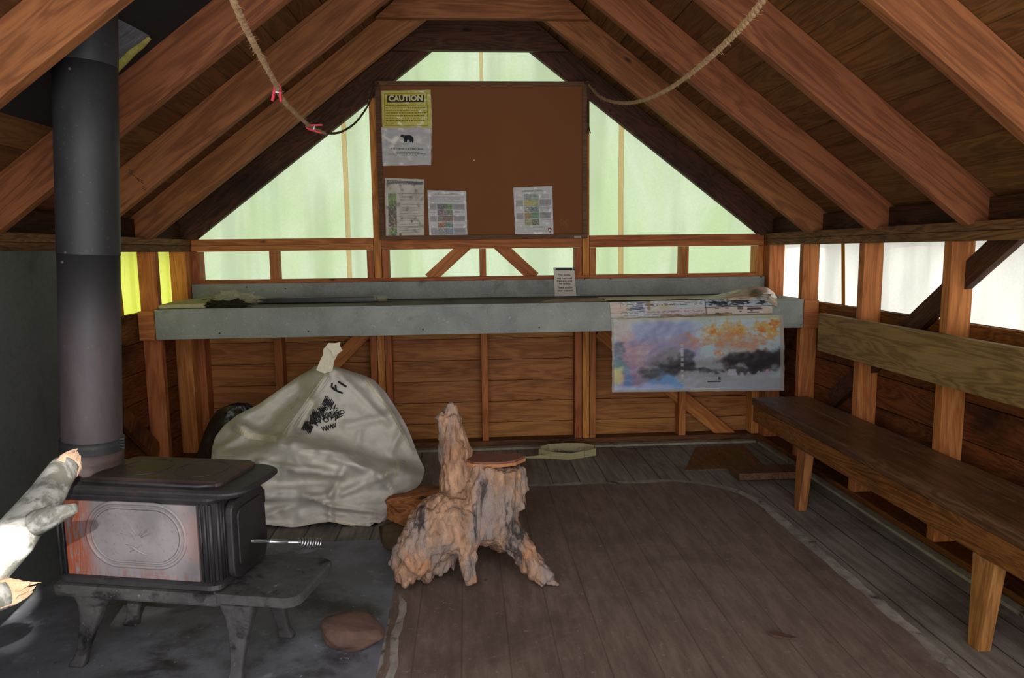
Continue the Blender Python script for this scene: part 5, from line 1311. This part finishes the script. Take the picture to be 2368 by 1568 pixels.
# ------------------------------------------------------------------ twine and clothes pegs
M['twine'] = speck('jute_twine', (178, 146, 108), (146, 114, 80), 120, rough=1, bump=.8, bd=.004, big=30, stretch=(1, 1, 1))
M['twine_dark'] = speck('backlit_twine', (70, 52, 34), (90, 66, 40), 120, rough=1)  # darker copy of the twine, its backlit tone put into the colour
def spline(K, n_=14):
    P = []
    for i in range(len(K)-1):
        p0, p1, p2, p3 = K[max(i-1, 0)], K[i], K[i+1], K[min(i+2, len(K)-1)]
        for k in range(n_):
            t_ = k/n_; P.append(.5*((2*p1)+(p2-p0)*t_+(2*p0-5*p1+4*p2-p3)*t_*t_+(3*p1-p0-3*p2+p3)*t_**3))
    P.append(K[-1]); return P
def rope(name, K, r, mat, label, hair=250, seed=1, extra=(), rend=None):
    C_ = spline(K); b = MB(); rnd = random.Random(seed); L = len(C_)
    T = [(C_[min(i+1, L-1)]-C_[max(i-1, 0)]).normalized() for i in range(L)]
    # two plies twisted together
    F = []
    S_ = [0]
    for i in range(1, L): S_.append(S_[-1]+(C_[i]-C_[i-1]).length)
    tot = S_[-1]; N_ = int(tot/.008)
    fine = []; j = 0
    for k in range(N_+1):
        s = tot*k/N_
        while j < L-2 and S_[j+1] < s: j += 1
        f = (s-S_[j])/max(1e-6, S_[j+1]-S_[j]); fine.append((C_[j].lerp(C_[j+1], f), T[j].lerp(T[j+1], f).normalized(), s))
    for ph in (0, PI):
        pts = []
        for p, t_, s in fine:
            n1 = t_.cross(Vector((0, 0, 1))).normalized(); n2 = n1.cross(t_); a = s/.045*2*PI+ph
            pts.append(p+(n1*math.cos(a)+n2*math.sin(a))*r*.5)
        b.tube(pts, [r*.68*(1+.12*math.sin(i*.7)) for i in range(len(pts))], 7)
    for _ in range(hair):
        p, t_, s = fine[rnd.randrange(len(fine))]
        d = Vector((rnd.uniform(-1, 1), rnd.uniform(-1, 1), rnd.uniform(-1, 1))).normalized(); d = (d+t_*rnd.uniform(-1.4, 1.4)).normalized()
        l_ = rnd.uniform(.008, .02)
        b.tube([p, p+d*l_*.6, p+d*l_+t_*.004], [.0005, .0004, .0002], 3, cap=False)
    for e in extra: b.tube(*e)
    o = b.build(name, mat, smooth=True); tag(o, label, 'twine', 'twine clothesline'); return o, C_
def kp(L): return [ony(x, y, Y_) for x, y, Y_ in L]
KL = kp([(520, -60, 1.22), (540, 0, 1.30), (575, 78, 1.48), (635, 190, 1.9), (655, 232, 2.1), (690, 268, 2.45), (722, 295, 2.8), (752, 308, 3.05)])
KD = kp([(752, 308, 3.05), (785, 306, 3.3), (818, 287, 3.52), (842, 258, 3.72), (856, 232, 3.85), (862, 208, 3.96), (875, 192, 4.03)])
rl, CL = rope('twine_line', KL, .0062, M['twine'], 'hairy tan twine hanging on the left with two red pegs clipped to it', 320, 3)
rd, _ = rope('twine_line', KD, .0048, M['twine_dark'], 'thin dark end of the left twine curving up to the bulletin board corner', 40, 4)
KR = kp([(1800, -60, 1.15), (1765, 0, 1.25), (1700, 78, 1.45), (1610, 160, 1.85), (1535, 212, 2.3), (1470, 236, 2.75), (1420, 236, 3.2), (1385, 222, 3.6), (1362, 196, 4.0)])
rope('twine_line', KR, .0062, M['twine'], 'hairy tan twine sagging on the right, tied to the right corner of the bulletin board', 420, 5)
kt = kp([(1358, 192, 4.035), (1362, 215, 4.035), (1360, 250, 4.035), (1361, 285, 4.035)])
b = MB(); b.tube(spline(kt, 6), .0055, 8)
for k in range(9):
    a = k/9*2*PI; e = kt[-1]; b.tube([e, e+Vector((.006*math.cos(a), .004*math.sin(a), -.03)), e+Vector((.013*math.cos(a), .006*math.sin(a), -.055))], [.0018, .0015, .001], 4)
b.tube([kt[0]+Vector((-.016, -.006, .0)), kt[0]+Vector((0, -.011, .008)), kt[0]+Vector((.016, -.006, 0)), kt[0]+Vector((0, -.003, -.008)), kt[0]+Vector((-.014, -.006, 0))], .006, 8)
tag(b.build('twine_knot', M['twine_dark'], smooth=True), 'knotted twine end with a frayed tassel beside the right frame of the bulletin board', 'twine', 'twine clothesline')
M['red'] = speck('red_plastic', (206, 34, 62), (190, 26, 52), 30, rough=.45, spec=.5, bump=.02)
def peg(A_, B_, C2, Y_, label):
    """A_ jaw end, B_ and C2 tips of the two grips, in the photograph at depth Y_"""
    a, c1, c2 = ony(*A_, Y_), ony(*B_, Y_), ony(*C2, Y_)
    t_ = thing('clothes_peg', label, 'clothes peg', a, 0, 'red clothes pegs')
    L = ((c1-a).length+(c2-a).length)/2; w_ = Vector((0, .011, 0))
    for c_, sg_ in ((c1, -1), (c2, 1)):
        d = (c_-a).normalized(); n_ = d.cross(Vector((0, 1, 0))).normalized()
        if n_.dot((c1+c2)/2-c_) > 0: n_ = -n_
        q_ = [a+n_*.0005, a+d*.012+n_*.0065, a+d*L*.45+n_*.0055, c_+n_*.003, c_-n_*.0025, a+d*L*.5-n_*.001, a+d*L*.2-n_*.0005]
        MB().prism([x-w_*.5 for x in q_], w_).build('jaw', M['red'], t_, bevel=.001)
    m = a+((c1-a).normalized()+(c2-a).normalized()).normalized()*L*.50
    e = (c2-c1).normalized()
    MB().tube([m-e*.012, m-e*.004, m+e*.004, m+e*.012], .0035, 8).build('spring', M['chrome'], t_, smooth=True)
peg((643, 190), (630, 234), (650, 236), 1.98, 'red clothes peg standing on the left twine, the higher of the two')
peg((706, 293), (746, 289), (744, 308), 2.72, 'red clothes peg lying sideways on the left twine, the lower of the two')

# ------------------------------------------------------------------ light
wd = bpy.data.worlds.new('forest_sky'); S.world = wd; wd.use_nodes = True; wt = wd.node_tree
for n_ in list(wt.nodes): wt.nodes.remove(n_)
def wn(typ, ins=None, **kw):
    d = wt.nodes.new('ShaderNode'+typ)
    for k, v in kw.items(): setattr(d, k, v)
    for k, v in (ins or {}).items():
        if isinstance(v, bpy.types.NodeSocket): wt.links.new(v, d.inputs[k])
        else: d.inputs[k].default_value = v
    return d
tc = wn('TexCoord').outputs['Generated']; sx_ = wn('SeparateXYZ', {0: tc})
X_, Y_, Z_ = sx_.outputs
def wm_(a, b_, f):
    d = wt.nodes.new('ShaderNodeMix'); d.data_type = 'RGBA'
    for k, v in ((0, f), (6, a), (7, b_)):
        if isinstance(v, bpy.types.NodeSocket): wt.links.new(v, d.inputs[k])
        else: d.inputs[k].default_value = v
    return d.outputs[2]
def wr(v, a, b_): return wn('MapRange', {0: v, 1: a, 2: b_, 3: 0., 4: 1.}, interpolation_type='SMOOTHSTEP').outputs[0]
FRONT, BACK, LEFT, RIGHT = (2.95, 2.95, 3.0, 1), (1.25, 1.33, 1.5, 1), (1.6, 1.75, .9, 1), (1.72, 1.74, 1.74, 1)
side = wm_(LEFT, RIGHT, wr(X_, -.25, .25))
fb = wm_(FRONT, BACK, wr(Y_, -.2, .2))
ax_ = wn('Math', {0: X_}, operation='ABSOLUTE').outputs[0]; ay_ = wn('Math', {0: Y_}, operation='ABSOLUTE').outputs[0]
df = wn('Math', {0: ax_, 1: ay_}, operation='SUBTRACT').outputs[0]
colr = wm_(fb, side, wr(df, -.25, .25))
bg = wn('Background', {'Color': colr, 'Strength': 1.0}); ow = wn('OutputWorld'); wt.links.new(bg.outputs[0], ow.inputs[0])

def spot(name, loc, tgt, energy, ang, blend, size=.05, color=(1, 1, 1)):
    l = bpy.data.lights.new(name, 'SPOT'); l.energy = energy; l.spot_size = math.radians(ang); l.spot_blend = blend; l.shadow_soft_size = size; l.color = color
    o = bpy.data.objects.new(name, l); COL.objects.link(o); o.location = loc
    d = (Vector(tgt)-Vector(loc)).normalized(); o.rotation_euler = d.to_track_quat('-Z', 'Y').to_euler(); return o
# sun flecks through the trees: on the birch logs and stove, and on the outside of the right canvas
SUNC = (1, .96, .9)
spot('sun_fleck', (2.2, -3.4, 3.6), ony(10, 1280, 1.58), 9500, 1.1, .2, .02, SUNC)
spot('sun_fleck', (2.2, -3.4, 3.6), ony(158, 1076, 1.82), 2400, .6, .4, .02, SUNC)
spot('sun_fleck', (2.2, -3.4, 3.6), ony(8, 1372, 1.41), 2400, .5, .3, .02, SUNC)
spot('sun_fleck', (1.0, -3.2, 3.0), tuple(sl(.165, 0, .365)), 950, 3.7, .2, .02, SUNC)
for tx, ty, tz, e, a in ((1.85, 3.86, 1.02, 1100, 7), (1.85, 2.62, .98, 520, 5), (1.85, 2.90, 1.14, 300, 3.5), (1.85, 2.05, .90, 560, 7), (1.85, 3.30, .90, 260, 3)):
    spot('sun_fleck', (5.6, ty-1.8, 2.9), (tx, ty, tz), e, a, .9, .05, SUNC)
S.view_settings.view_transform = 'Standard'; S.view_settings.look = 'None'; S.view_settings.exposure = 0; S.view_settings.gamma = 1
S.cycles.use_denoising = True; S.cycles.max_bounces = 8; S.cycles.diffuse_bounces = 5; S.cycles.transparent_max_bounces = 12; S.cycles.sample_clamp_indirect = 6
